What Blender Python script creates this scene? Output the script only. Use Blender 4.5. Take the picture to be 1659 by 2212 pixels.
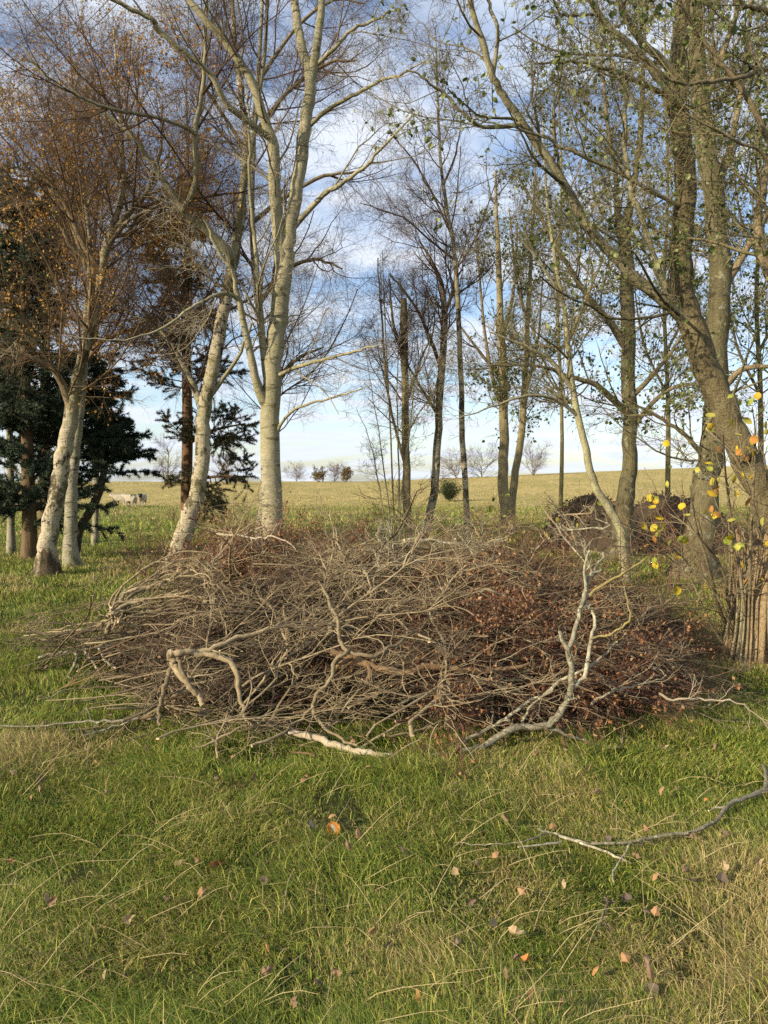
import bpy, math, random
import numpy as np
from mathutils import Vector, Matrix, Euler

for _o in list(bpy.data.objects):
    bpy.data.objects.remove(_o)
SC = bpy.context.scene
COL = SC.collection
random.seed(5)
RNG = np.random.default_rng(11)

# ------------------------------------------------------------------ camera, light, exposure
W0, H0, F0, V0 = 1659.0, 2212.0, 1650.0, 1040.0      # photo frame, focal length, horizon row
EYE = 1.6
PITCH = math.atan((H0 / 2 - V0) / F0)
cam_data = bpy.data.cameras.new('camera')
cam_data.sensor_fit = 'VERTICAL'
cam_data.sensor_height = 36.0
cam_data.lens = F0 / H0 * 36.0
cam_data.clip_start = 0.05
cam_data.clip_end = 6000
cam = bpy.data.objects.new('camera', cam_data)
COL.objects.link(cam)
cam.location = (0, 0, EYE)
cam.rotation_euler = (math.pi / 2 - PITCH, 0, 0)
SC.camera = cam

SUN_EL, SUN_AZ = math.radians(22), math.radians(236)   # azimuth clockwise from +Y
world = bpy.data.worlds.new('World')
SC.world = world
world.use_nodes = True
nt = world.node_tree
nt.nodes.clear()


def N(tree, kind, **kw):
    n = tree.nodes.new(kind)
    for k, v in kw.items():
        if k.startswith('i_'):
            n.inputs[k[2:].replace('_', ' ')].default_value = v
        else:
            setattr(n, k, v)
    return n


sky = N(nt, 'ShaderNodeTexSky', sky_type='NISHITA', sun_disc=False, sun_elevation=SUN_EL, sun_rotation=SUN_AZ,
        air_density=1.0, dust_density=1.0, ozone_density=1.6)
tc = N(nt, 'ShaderNodeTexCoord')
sep = N(nt, 'ShaderNodeSeparateXYZ')
nt.links.new(tc.outputs['Generated'], sep.inputs[0])
zmax = N(nt, 'ShaderNodeMath', operation='MAXIMUM')
zmax.inputs[1].default_value = 0.0
nt.links.new(sep.outputs['Z'], zmax.inputs[0])
zadd = N(nt, 'ShaderNodeMath', operation='ADD')
zadd.inputs[1].default_value = 0.16
nt.links.new(zmax.outputs[0], zadd.inputs[0])
dx = N(nt, 'ShaderNodeMath', operation='DIVIDE')
dy = N(nt, 'ShaderNodeMath', operation='DIVIDE')
nt.links.new(sep.outputs['X'], dx.inputs[0]); nt.links.new(zadd.outputs[0], dx.inputs[1])
nt.links.new(sep.outputs['Y'], dy.inputs[0]); nt.links.new(zadd.outputs[0], dy.inputs[1])
comb = N(nt, 'ShaderNodeCombineXYZ')
nt.links.new(dx.outputs[0], comb.inputs[0]); nt.links.new(dy.outputs[0], comb.inputs[1])
mp = N(nt, 'ShaderNodeMapping')
mp.inputs['Rotation'].default_value = (0, 0, math.radians(35))
mp.inputs['Scale'].default_value = (1.5, 2.6, 1)
mp.inputs['Location'].default_value = (3.1, 1.2, 0)
nt.links.new(comb.outputs[0], mp.inputs[0])
cl = N(nt, 'ShaderNodeTexNoise', i_Scale=1.25, i_Detail=7.0, i_Roughness=0.56, i_Distortion=0.35)
nt.links.new(mp.outputs[0], cl.inputs['Vector'])
cr = N(nt, 'ShaderNodeValToRGB')
cr.color_ramp.elements[0].position = 0.40
cr.color_ramp.elements[0].color = (0.12, 0.12, 0.12, 1)
cr.color_ramp.elements[1].position = 0.60
cr.color_ramp.elements[1].color = (1, 1, 1, 1)
nt.links.new(cl.outputs['Fac'], cr.inputs[0])
cl2 = N(nt, 'ShaderNodeTexNoise', i_Scale=2.7, i_Detail=5.0, i_Roughness=0.6)
nt.links.new(mp.outputs[0], cl2.inputs['Vector'])
cc = N(nt, 'ShaderNodeValToRGB')
cc.color_ramp.elements[0].position = 0.3
cc.color_ramp.elements[0].color = (4.7, 5.2, 6.0, 1)
cc.color_ramp.elements[1].position = 0.7
cc.color_ramp.elements[1].color = (5.2, 5.5, 6.0, 1)
nt.links.new(cl2.outputs['Fac'], cc.inputs[0])
tint = N(nt, 'ShaderNodeMix', data_type='RGBA', blend_type='MULTIPLY')
tint.inputs['Factor'].default_value = 1.0
tint.inputs['B'].default_value = (1.15, 1.17, 1.25, 1)
nt.links.new(sky.outputs[0], tint.inputs['A'])
mx = N(nt, 'ShaderNodeMix', data_type='RGBA')
nt.links.new(cr.outputs[0], mx.inputs['Factor'])
nt.links.new(tint.outputs['Result'], mx.inputs['A'])
nt.links.new(cc.outputs[0], mx.inputs['B'])
bg = N(nt, 'ShaderNodeBackground', i_Strength=0.12)
nt.links.new(mx.outputs['Result'], bg.inputs['Color'])
wo = N(nt, 'ShaderNodeOutputWorld')
nt.links.new(bg.outputs[0], wo.inputs[0])

sun_vec = Vector((math.sin(SUN_AZ) * math.cos(SUN_EL), math.cos(SUN_AZ) * math.cos(SUN_EL), math.sin(SUN_EL)))
sd = bpy.data.lights.new('sun', 'SUN')
sd.energy = 4.9
sd.angle = math.radians(0.6)
sd.color = (1.0, 0.87, 0.66)
sun = bpy.data.objects.new('sun', sd)
COL.objects.link(sun)
sun.rotation_euler = (-sun_vec).to_track_quat('-Z', 'Y').to_euler()
sun.location = sun_vec * 60

SC.view_settings.view_transform = 'Standard'
SC.view_settings.look = 'None'
SC.view_settings.exposure = 0.6
SC.view_settings.gamma = 1.0
SC.render.engine = 'CYCLES'
SC.cycles.use_denoising = False
SC.cycles.max_bounces = 5
SC.cycles.diffuse_bounces = 3
SC.cycles.glossy_bounces = 1
SC.cycles.transmission_bounces = 2
SC.cycles.transparent_max_bounces = 4
SC.cycles.caustics_reflective = False
SC.cycles.caustics_refractive = False

# ------------------------------------------------------------------ noise and terrain
_tab = np.random.default_rng(3).random((256, 256))


def vnoise(x, y, s, seed=0):
    x = np.asarray(x, float) / s + seed * 17.31
    y = np.asarray(y, float) / s + seed * 9.73
    xi = np.floor(x).astype(int); yi = np.floor(y).astype(int)
    fx = x - xi; fy = y - yi
    fx = fx * fx * (3 - 2 * fx); fy = fy * fy * (3 - 2 * fy)
    g = lambda a, b: _tab[a & 255, b & 255]
    return (g(xi, yi) * (1 - fx) * (1 - fy) + g(xi + 1, yi) * fx * (1 - fy)
            + g(xi, yi + 1) * (1 - fx) * fy + g(xi + 1, yi + 1) * fx * fy)


_py = [-6000, -60, 0, 12, 22, 32, 45, 60, 80, 100, 115, 130, 150, 200, 400, 6000]
_pz = [-40, -0.2, 0, 0, -0.05, -0.15, -0.25, -0.25, 0.25, 1.15, 1.6, 1.75, 1.65, 0, -14, -60]


def sstep(a, b, x):
    t = np.clip((x - a) / (b - a), 0, 1)
    return t * t * (3 - 2 * t)


def gz(x, y):
    x = np.asarray(x, float); y = np.asarray(y, float)
    z = np.interp(y, _py, _pz)
    z = z + 0.042 * np.clip(x, -4, 60) * sstep(50, 125, y) * (1 - sstep(160, 400, y))
    near = 1 - sstep(25, 70, y)
    z = z + (vnoise(x, y, 1.1, 1) - .5) * 0.07 * near + (vnoise(x, y, 0.38, 2) - .5) * 0.035 * near
    return z + (vnoise(x, y, 9.0, 3) - .5) * 0.22 * sstep(14, 60, y)


_cp, _sp = math.cos(PITCH), math.sin(PITCH)


def px(u, v, d):
    """photo pixel (u, v) at the forward distance d -> world point"""
    cx = (u - W0 / 2) / F0
    cy = -(v - H0 / 2) / F0
    dirx, diry, dirz = cx, _cp + cy * _sp, -_sp + cy * _cp
    k = d / diry
    return np.array([dirx * k, d, EYE + dirz * k])


def px_ground(u, v):
    d0, d1 = 1.0, 140.0
    for i in range(50):
        d = 0.5 * (d0 + d1)
        p = px(u, v, d)
        if p[2] > gz(p[0], p[1]):
            d0 = d
        else:
            d1 = d
    return px(u, v, d0)


# ------------------------------------------------------------------ materials
def new_mat(name):
    m = bpy.data.materials.new(name)
    m.use_nodes = True
    t = m.node_tree
    b = t.nodes['Principled BSDF']
    b.inputs['Specular IOR Level'].default_value = 0.2
    b.inputs['Roughness'].default_value = 0.85
    return m, t, b


def mixc(t, fac, a, b):
    n = N(t, 'ShaderNodeMix', data_type='RGBA')
    for inp, val in (('Factor', fac), ('A', a), ('B', b)):
        if isinstance(val, bpy.types.NodeSocket):
            t.links.new(val, n.inputs[inp])
        elif isinstance(val, tuple):
            n.inputs[inp].default_value = val + (1,) if len(val) == 3 else val
        else:
            n.inputs[inp].default_value = val
    return n.outputs['Result']


def ramp(t, src, lo, hi):
    n = N(t, 'ShaderNodeMapRange')
    n.inputs['From Min'].default_value = lo
    n.inputs['From Max'].default_value = hi
    t.links.new(src, n.inputs['Value'])
    return n.outputs[0]


def noise(t, scale, detail=4.0, rough=0.6, stretch=(1, 1, 1), coord='Object', dist=0.0):
    c = N(t, 'ShaderNodeTexCoord')
    m = N(t, 'ShaderNodeMapping')
    m.inputs['Scale'].default_value = stretch
    t.links.new(c.outputs[coord], m.inputs[0])
    n = N(t, 'ShaderNodeTexNoise', i_Scale=scale, i_Detail=detail, i_Roughness=rough, i_Distortion=dist)
    t.links.new(m.outputs[0], n.inputs['Vector'])
    return n.outputs['Fac']


def bump(t, b, h, strength, dist=0.02):
    n = N(t, 'ShaderNodeBump', i_Strength=strength, i_Distance=dist)
    t.links.new(h, n.inputs['Height'])
    t.links.new(n.outputs[0], b.inputs['Normal'])


def bark(name, base, dark, lichen=None, lich_amt=0.55, band=True, furrow=1.0, patch=(0.5, 0.62), bscale=1.0, blot=(0.56, 0.72), foot=0):
    """bark: base colour, dark bands or furrows, lichen or moss patches"""
    m, t, b = new_mat(name)
    st = (7, 7, 46) if band else (16, 16, 2.2)
    f1 = noise(t, 1.0 * bscale, 5, 0.65, st, dist=0.4)
    f2 = noise(t, 3.2 * bscale, 5, 0.7, (1, 1, 0.55))
    f3 = noise(t, 38.0, 3, 0.7)
    c = mixc(t, ramp(t, f1, *patch), base, tuple(x * .55 + y * .45 for x, y in zip(base, dark)))
    c = mixc(t, ramp(t, f2, *blot), c, dark)
    if lichen:
        f4 = noise(t, 7.0, 4, 0.65)
        c = mixc(t, ramp(t, f4, lich_amt, lich_amt + .1), c, lichen)
    if band:
        f5 = noise(t, 1.0, 3, 0.6, (3.2, 3.2, 13))
        c = mixc(t, ramp(t, f5, 0.60, 0.64), c, dark)
        f6 = noise(t, 1.0, 4, 0.7, (1.1, 1.1, .8))
        c = mixc(t, ramp(t, f6, 0.45, 0.75), c, tuple(x * y for x, y in zip(base, (.55, .58, .42))))
    if foot:
        oc = N(t, 'ShaderNodeTexCoord'); oz = N(t, 'ShaderNodeSeparateXYZ'); t.links.new(oc.outputs['Object'], oz.inputs[0])
        f7 = noise(t, 1.0, 5, .7, (6, 6, 2.5))
        ma = N(t, 'ShaderNodeMath', operation='MULTIPLY_ADD'); t.links.new(f7, ma.inputs[0]); ma.inputs[1].default_value = -2.6
        t.links.new(oz.outputs['Z'], ma.inputs[2])
        f8 = noise(t, 1.0, 4, .7, (22, 22, 5))
        cork = mixc(t, ramp(t, f8, .4, .62), (.045, .032, .02), (.16, .115, .06))
        c = mixc(t, ramp(t, ma.outputs[0], foot - 1.45, foot - 1.15), cork, c)
    c2 = mixc(t, ramp(t, f3, 0.35, 0.7), tuple(0.78 for _ in range(3)), (1.12, 1.12, 1.12))
    mu = N(t, 'ShaderNodeMix', data_type='RGBA', blend_type='MULTIPLY')
    mu.inputs['Factor'].default_value = 1
    t.links.new(c, mu.inputs['A']); t.links.new(c2, mu.inputs['B'])
    t.links.new(mu.outputs['Result'], b.inputs['Base Color'])
    ad = N(t, 'ShaderNodeMath', operation='ADD')
    t.links.new(f1, ad.inputs[0]); t.links.new(f3, ad.inputs[1])
    bump(t, b, ad.outputs[0], 0.55 * furrow, 0.03)
    return m


def attr_mat(name, rough=0.8, trans=0.0):
    """colour from the mesh's own 'col' attribute, with optional light passing through (leaves, grass)"""
    m, t, b = new_mat(name)
    a = N(t, 'ShaderNodeAttribute', attribute_name='col')
    t.links.new(a.outputs['Color'], b.inputs['Base Color'])
    b.inputs['Roughness'].default_value = rough
    if trans:
        tr = N(t, 'ShaderNodeBsdfTranslucent')
        t.links.new(a.outputs['Color'], tr.inputs['Color'])
        mxs = N(t, 'ShaderNodeMixShader')
        mxs.inputs[0].default_value = trans
        out = t.nodes['Material Output']
        t.links.new(b.outputs[0], mxs.inputs[1]); t.links.new(tr.outputs[0], mxs.inputs[2])
        t.links.new(mxs.outputs[0], out.inputs[0])
    return m


def wood(name, c1, c2, lichen=None, amt=0.58, sc=9.0):
    m, t, b = new_mat(name)
    f = noise(t, sc, 5, 0.65)
    f2 = noise(t, sc * 6, 3, 0.7)
    oi = N(t, 'ShaderNodeObjectInfo')
    c = mixc(t, ramp(t, f, 0.35, 0.65), c1, c2)
    c = mixc(t, ramp(t, f2, 0.45, 0.75), c, tuple(x * .6 for x in c1))
    if lichen:
        f3 = noise(t, sc * 1.9, 4, 0.7)
        c = mixc(t, ramp(t, f3, amt, amt + .09), c, lichen)
    v = N(t, 'ShaderNodeHueSaturation')
    t.links.new(c, v.inputs['Color'])
    t.links.new(ramp(t, oi.outputs['Random'], -1.0, 1.4), v.inputs['Value'])
    vv = N(t, 'ShaderNodeMapRange')
    vv.inputs['To Min'].default_value = 0.65; vv.inputs['To Max'].default_value = 1.25
    t.links.new(oi.outputs['Random'], vv.inputs['Value'])
    t.links.new(vv.outputs[0], v.inputs['Value'])
    t.links.new(v.outputs[0], b.inputs['Base Color'])
    bump(t, b, f2, 0.5, 0.01)
    return m


M = {}
M['pale_bark'] = bark('pale_bark', (0.37, 0.325, 0.205), (0.13, 0.11, 0.06), (0.26, 0.25, 0.10), 0.56, True, 0.6, (0.48, 0.66))
M['birch_bark'] = bark('birch_bark', (0.50, 0.43, 0.29), (0.055, 0.04, 0.025), (0.23, 0.19, 0.085), 0.55, True, 1.4, (0.50, 0.66), 1.0, (0.51, 0.55), foot=.35)
M['grey_birch_bark'] = bark('grey_birch_bark', (0.36, 0.33, 0.23), (0.075, 0.06, 0.038), (0.24, 0.23, 0.10), 0.55, True, 1.0, (0.46, 0.62), 1.6, (0.53, 0.60))
M['olive_bark'] = bark('olive_bark', (0.24, 0.20, 0.095), (0.085, 0.065, 0.032), (0.25, 0.23, 0.09), 0.54, False, 1.3, (0.42, 0.6))
M['tan_bark'] = bark('tan_bark', (0.36, 0.29, 0.15), (0.13, 0.10, 0.05), (0.32, 0.29, 0.12), 0.56, False, 1.2, (0.42, 0.6))
M['knee_bark'] = bark('knee_bark', (0.34, 0.31, 0.18), (0.12, 0.10, 0.055), (0.36, 0.35, 0.17), 0.52, False, 0.9, (0.42, 0.6))
M['lichen_bark'] = bark('lichen_bark', (0.15, 0.13, 0.065), (0.06, 0.05, 0.027), (0.30, 0.29, 0.19), 0.57, False, 1.0, (0.42, 0.6))
M['ridged_bark'] = bark('ridged_bark', (0.215, 0.175, 0.09), (0.07, 0.052, 0.026), (0.24, 0.22, 0.10), 0.60, False, 2.2, (0.40, 0.58))
M['brown_bark'] = bark('brown_bark', (0.17, 0.115, 0.06), (0.06, 0.04, 0.022), None, 0.5, False, 1.2)
M['pine_bark'] = bark('pine_bark', (0.19, 0.105, 0.055), (0.07, 0.04, 0.025), None, 0.5, False, 1.4)
M['dark_bark'] = bark('dark_bark', (0.085, 0.065, 0.042), (0.035, 0.027, 0.018), None, 0.5, False, 1.2)
M['limb_grey'] = bark('limb_grey', (0.28, 0.25, 0.15), (0.11, 0.09, 0.05), (0.26, 0.24, 0.08), 0.58, False, 0.6)
M['limb_brown'] = bark('limb_brown', (0.23, 0.18, 0.10), (0.10, 0.07, 0.038), (0.28, 0.26, 0.11), 0.62, False, 0.6)
M['twig_purple'] = wood('twig_purple', (0.165, 0.105, 0.070), (0.110, 0.070, 0.050), None)
M['twig_brown'] = wood('twig_brown', (0.215, 0.145, 0.075), (0.145, 0.095, 0.05), None)
M['twig_olive'] = wood('twig_olive', (0.19, 0.165, 0.08), (0.115, 0.095, 0.048), None)
M['twig_grey'] = wood('twig_grey', (0.30, 0.26, 0.17), (0.17, 0.135, 0.08), None)
M['needle'] = attr_mat('needle', 0.6, 0.15)
M['leaf'] = attr_mat('leaf', 0.55, 0.35)
M['dead_leaf'] = attr_mat('dead_leaf', 0.7, 0.2)
M['grass'] = attr_mat('grass_blade', 0.6, 0.3)
M['dead_grey'] = wood('dead_grey', (0.34, 0.265, 0.15), (0.18, 0.132, 0.075), (0.34, 0.32, 0.18), 0.62)
M['dead_dark'] = wood('dead_dark', (0.16, 0.125, 0.078), (0.09, 0.068, 0.043), (0.25, 0.23, 0.145), 0.64)
M['dead_brown'] = wood('dead_brown', (0.27, 0.17, 0.085), (0.17, 0.105, 0.055), (0.29, 0.24, 0.14), 0.66)
M['dead_pale'] = wood('dead_pale', (0.44, 0.37, 0.26), (0.31, 0.24, 0.15), (0.22, 0.17, 0.10), 0.60)
M['dead_lichen'] = wood('dead_lichen', (0.36, 0.32, 0.215), (0.13, 0.105, 0.065), (0.50, 0.47, 0.30), 0.54, 20)
M['yellow_lichen'] = wood('yellow_lichen', (0.42, 0.33, 0.09), (0.26, 0.21, 0.11), (0.36, 0.34, 0.20), 0.54, 22)
M['red_twig'] = wood('red_twig', (0.165, 0.08, 0.052), (0.105, 0.052, 0.036), None)
M['mauve_twig'] = wood('mauve_twig', (0.18, 0.12, 0.08), (0.105, 0.07, 0.05), None)
M['cut_wood'] = wood('cut_wood', (0.55, 0.42, 0.25), (0.45, 0.33, 0.18), None)
M['wire'] = wood('wire_metal', (0.05, 0.05, 0.055), (0.04, 0.04, 0.045), None)


M['stump_bark'] = bark('stump_bark', (0.36, 0.26, 0.14), (0.12, 0.08, 0.04), (0.36, 0.31, 0.17), 0.62, False, 1.8, (0.42, 0.6))
M['tangle'] = wood('tangle', (0.075, 0.055, 0.036), (0.05, 0.037, 0.025), None)  # twig colour darkened to paint the shaded gaps inside the heap


def soil_mat(name, c1, c2, sc):
    m, t, b = new_mat(name)
    f = noise(t, sc, 6, 0.7)
    f2 = noise(t, sc * 8, 4, 0.7)
    c = mixc(t, ramp(t, f, 0.35, 0.65), c1, c2)
    c = mixc(t, ramp(t, f2, 0.5, 0.8), c, tuple(x * 1.7 for x in c1))
    t.links.new(c, b.inputs['Base Color'])
    bump(t, b, f2, 0.9, 0.05)
    return m


M['soil'] = soil_mat('soil', (0.055, 0.040, 0.026), (0.085, 0.060, 0.036), 2.0)

# ground: dark thatch near the camera, rough golden pasture on the rise beyond
gm, t, b = new_mat('ground_turf')
geo = N(t, 'ShaderNodeNewGeometry')
sp = N(t, 'ShaderNodeSeparateXYZ')
t.links.new(geo.outputs['Position'], sp.inputs[0])


def wnoise(scale, detail, st=(1, 1, 1), rough=0.62):
    m_ = N(t, 'ShaderNodeMapping')
    m_.inputs['Scale'].default_value = st
    t.links.new(geo.outputs['Position'], m_.inputs[0])
    n_ = N(t, 'ShaderNodeTexNoise', i_Scale=scale, i_Detail=detail, i_Roughness=rough)
    t.links.new(m_.outputs[0], n_.inputs['Vector'])
    return n_.outputs['Fac']


n1 = wnoise(1.4, 5); n2 = wnoise(22.0, 4); n3 = wnoise(0.22, 5, (1, 0.5, 1)); n4 = wnoise(1.1, 6, (1, 0.6, 1), 0.7)
near = mixc(t, ramp(t, n1, 0.4, 0.62), (0.035, 0.050, 0.012), (0.07, 0.06, 0.024))
near = mixc(t, ramp(t, n2, 0.5, 0.75), near, (0.035, 0.03, 0.015))
mid = mixc(t, ramp(t, n3, 0.40, 0.60), (0.085, 0.115, 0.024), (0.20, 0.165, 0.055))
far = mixc(t, ramp(t, n3, 0.40, 0.60), (0.44, 0.335, 0.135), (0.32, 0.27, 0.095))
far = mixc(t, ramp(t, n4, 0.48, 0.70), far, (0.25, 0.205, 0.07))
mid = mixc(t, ramp(t, n4, 0.48, 0.70), mid, (0.06, 0.07, 0.02))
ywob = N(t, 'ShaderNodeMath', operation='MULTIPLY_ADD')
t.links.new(n3, ywob.inputs[0]); ywob.inputs[1].default_value = 60.0
t.links.new(sp.outputs['Y'], ywob.inputs[2])
c = mixc(t, ramp(t, sp.outputs['Y'], 12, 22), near, mid)
c = mixc(t, ramp(t, ywob.outputs[0], 58, 92), c, far)
t.links.new(c, b.inputs['Base Color'])
b.inputs['Specular IOR Level'].default_value = 0.05
bump(t, b, n2, 0.8, 0.05)
M['ground'] = gm


# ------------------------------------------------------------------ mesh helpers
class Buf:
    """collects vertices, quads and triangles for ONE mesh"""

    def __init__(s):
        s.v, s.q, s.t, s.c, s.n = [], [], [], [], 0
        s.qm, s.tm = [], []

    def add(s, v, q=None, t=None, c=None, mi=0):
        v = np.asarray(v, np.float32).reshape(-1, 3)
        if q is not None and len(q):
            s.q.append(np.asarray(q, np.int32) + s.n); s.qm.append(np.full(len(q), mi, np.int32))
        if t is not None and len(t):
            s.t.append(np.asarray(t, np.int32) + s.n); s.tm.append(np.full(len(t), mi, np.int32))
        s.v.append(v)
        if c is not None:
            c = np.asarray(c, np.float32)
            if c.ndim == 1:
                c = np.tile(c, (len(v), 1))
            s.c.append(c)
        s.n += len(v)

    def mesh(s, name, mats, smooth=True, origin=(0, 0, 0)):
        me = bpy.data.meshes.new(name)
        v = np.concatenate(s.v) - np.asarray(origin, np.float32)
        q = np.concatenate(s.q) if s.q else np.zeros((0, 4), np.int32)
        t = np.concatenate(s.t) if s.t else np.zeros((0, 3), np.int32)
        mi = np.concatenate((s.qm or [np.zeros(0, np.int32)]) + (s.tm or [np.zeros(0, np.int32)]))
        me.vertices.add(len(v))
        me.vertices.foreach_set('co', v.ravel())
        nl = q.size + t.size
        me.loops.add(nl)
        me.loops.foreach_set('vertex_index', np.concatenate([q.ravel(), t.ravel()]).astype(np.int32))
        me.polygons.add(len(q) + len(t))
        me.polygons.foreach_set('loop_start', np.concatenate([np.arange(len(q)) * 4, q.size + np.arange(len(t)) * 3]).astype(np.int32))
        me.polygons.foreach_set('use_smooth', np.full(len(q) + len(t), smooth))
        me.polygons.foreach_set('material_index', mi)
        if s.c:
            a = me.color_attributes.new('col', 'FLOAT_COLOR', 'POINT')
            c = np.concatenate(s.c)
            if c.shape[1] == 3:
                c = np.concatenate([c, np.ones((len(c), 1), np.float32)], 1)
            a.data.foreach_set('color', c.ravel().astype(np.float32))
        for m in (mats if isinstance(mats, (list, tuple)) else [mats]):
            me.materials.append(m)
        me.update(calc_edges=True)
        return me


def link(name, me, parent=None, loc=(0, 0, 0)):
    o = bpy.data.objects.new(name, me)
    COL.objects.link(o)
    o.location = loc
    if parent:
        o.parent = parent
    return o


def tag(o, label=None, cat=None, group=None, kind=None):
    for k, v in (('label', label), ('category', cat), ('group', group), ('kind', kind)):
        if v:
            o[k] = v
    return o


def thing(name, loc, label, cat, group=None):
    o = bpy.data.objects.new(name, None)
    o.empty_display_size = 0.2
    COL.objects.link(o)
    o.location = tuple(float(x) for x in loc)
    return tag(o, label, cat, group)


def copy_tree(o, parent=None):
    c = o.copy(); COL.objects.link(c)
    if parent:
        c.parent = parent
    for ch in o.children:
        copy_tree(ch, c)
    return c


def unit(a):
    return a / np.maximum(np.linalg.norm(a, axis=-1, keepdims=True), 1e-9)


def tubes(buf, P, R, S, cap=False, mi=0, lump=0.0, rng=RNG):
    """P (N,n,3) polylines, R (N,n) radii, S sides"""
    P = np.asarray(P, float); R = np.asarray(R, float)
    if P.ndim == 2:
        P = P[None]; R = R[None]
    Nn, n, _ = P.shape
    if Nn == 0:
        return
    T = unit(np.gradient(P, axis=1))
    chord = unit(P[:, -1] - P[:, 0] + 1e-6)
    ax = np.where(np.abs(chord[:, 2:3]) < 0.8, np.array([[0, 0, 1.0]]), np.array([[0.3, 1.0, 0]]))
    ref = unit(np.cross(chord, ax))[:, None, :]
    n1 = unit(ref - (ref * T).sum(-1, keepdims=True) * T)
    n2 = np.cross(T, n1)
    a = np.arange(S) * 2 * math.pi / S
    RR = np.repeat(R[:, :, None], S, 2)
    if lump:
        RR = RR * (1 + lump * (rng.random(RR.shape) - .5) * 2)
    V = P[:, :, None] + RR[..., None] * (np.cos(a)[None, None, :, None] * n1[:, :, None] + np.sin(a)[None, None, :, None] * n2[:, :, None])
    base = (np.arange(Nn) * n * S)[:, None, None]
    i = (np.arange(n - 1) * S)[None, :, None]
    j = np.arange(S)[None, None, :]
    j2 = (j + 1) % S
    q = np.stack([base + i + j, base + i + j2, base + i + S + j2, base + i + S + j], -1).reshape(-1, 4)
    buf.add(V, q, mi=mi)
    if cap:
        for e, idx in ((0, 0), (n - 1, n - 1)):
            for k in range(Nn):
                ring = V[k, idx]
                vv = np.concatenate([ring, P[k, idx][None]])
                tt = [(S, (s_ + 1) % S, s_) if idx == 0 else (S, s_, (s_ + 1) % S) for s_ in range(S)]
                buf.add(vv, None, tt, mi=mi if cap is True else cap)


def crom(pts, rad, per=4):
    """Catmull-Rom through points and radii"""
    pts = np.asarray(pts, float); rad = np.asarray(rad, float)
    A = np.concatenate([pts, rad[:, None]], 1)
    A = np.concatenate([2 * A[:1] - A[1:2], A, 2 * A[-1:] - A[-2:-1]])
    out = []
    for i in range(1, len(A) - 2):
        p0, p1, p2, p3 = A[i - 1], A[i], A[i + 1], A[i + 2]
        for s in range(per):
            x = s / per
            out.append(0.5 * (2 * p1 + (p2 - p0) * x + (2 * p0 - 5 * p1 + 4 * p2 - p3) * x * x + (3 * p1 - p0 - 3 * p2 + p3) * x ** 3))
    out.append(A[-2])
    out = np.array(out)
    return out[:, :3], np.maximum(out[:, 3], 0.0008)


def resample(P, R, n):
    s = np.concatenate([[0], np.cumsum(np.linalg.norm(np.diff(P, axis=0), axis=1))])
    q = np.linspace(0, s[-1], n)
    return np.stack([np.interp(q, s, P[:, k]) for k in range(3)], 1), np.interp(q, s, R)


def spawn(P, R, count, rng, t=(0.15, 1.0), L=(0.5, 1.0), ang=(30, 60), n=5, wander=0.15, up=0.0, droop=0.0,
          ratio=0.5, rmax=0.02, rmin=0.0012, tip=0.35, tprof=0.5, kink=0.0, flat=0.0, pw=None):
    """child branches on parents P (N,n,3), R (N,n); returns polylines and radii"""
    Np, npn, _ = P.shape
    seg = np.linalg.norm(np.diff(P, axis=1), axis=2).sum(1)
    w = seg if pw is None else seg * pw
    par = rng.choice(Np, count, p=w / w.sum())
    tt = t[0] + (t[1] - t[0]) * rng.random(count)
    f = tt * (npn - 1)
    i0 = np.minimum(f.astype(int), npn - 2)
    fr = (f - i0)[:, None]
    pos = P[par, i0] * (1 - fr) + P[par, i0 + 1] * fr
    rp = R[par, i0] * (1 - fr[:, 0]) + R[par, i0 + 1] * fr[:, 0]
    T = unit(P[par, i0 + 1] - P[par, i0])
    rv = rng.normal(size=(count, 3))
    rv[:, 2] *= (1 - flat)
    perp = unit(rv - (rv * T).sum(1, keepdims=True) * T)
    a = np.radians(ang[0] + (ang[1] - ang[0]) * rng.random(count))[:, None]
    D = np.cos(a) * T + np.sin(a) * perp
    Ln = (L[0] + (L[1] - L[0]) * rng.random(count)) * (1 - tprof * tt)
    step = (Ln / (n - 1))[:, None]
    r0 = np.clip(np.minimum(rp * ratio, rmax), rmin, None)
    out = np.zeros((count, n, 3)); out[:, 0] = pos
    for k in range(1, n):
        out[:, k] = out[:, k - 1] + D * step
        D = D + rng.normal(size=(count, 3)) * wander
        if kink:
            D = D + rng.normal(size=(count, 3)) * kink * (rng.random((count, 1)) < 0.4)
        D[:, 2] += up - droop * (k / n)
        D = unit(D)
    prof = np.linspace(1, tip, n)[None]
    return out, r0[:, None] * prof


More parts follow.
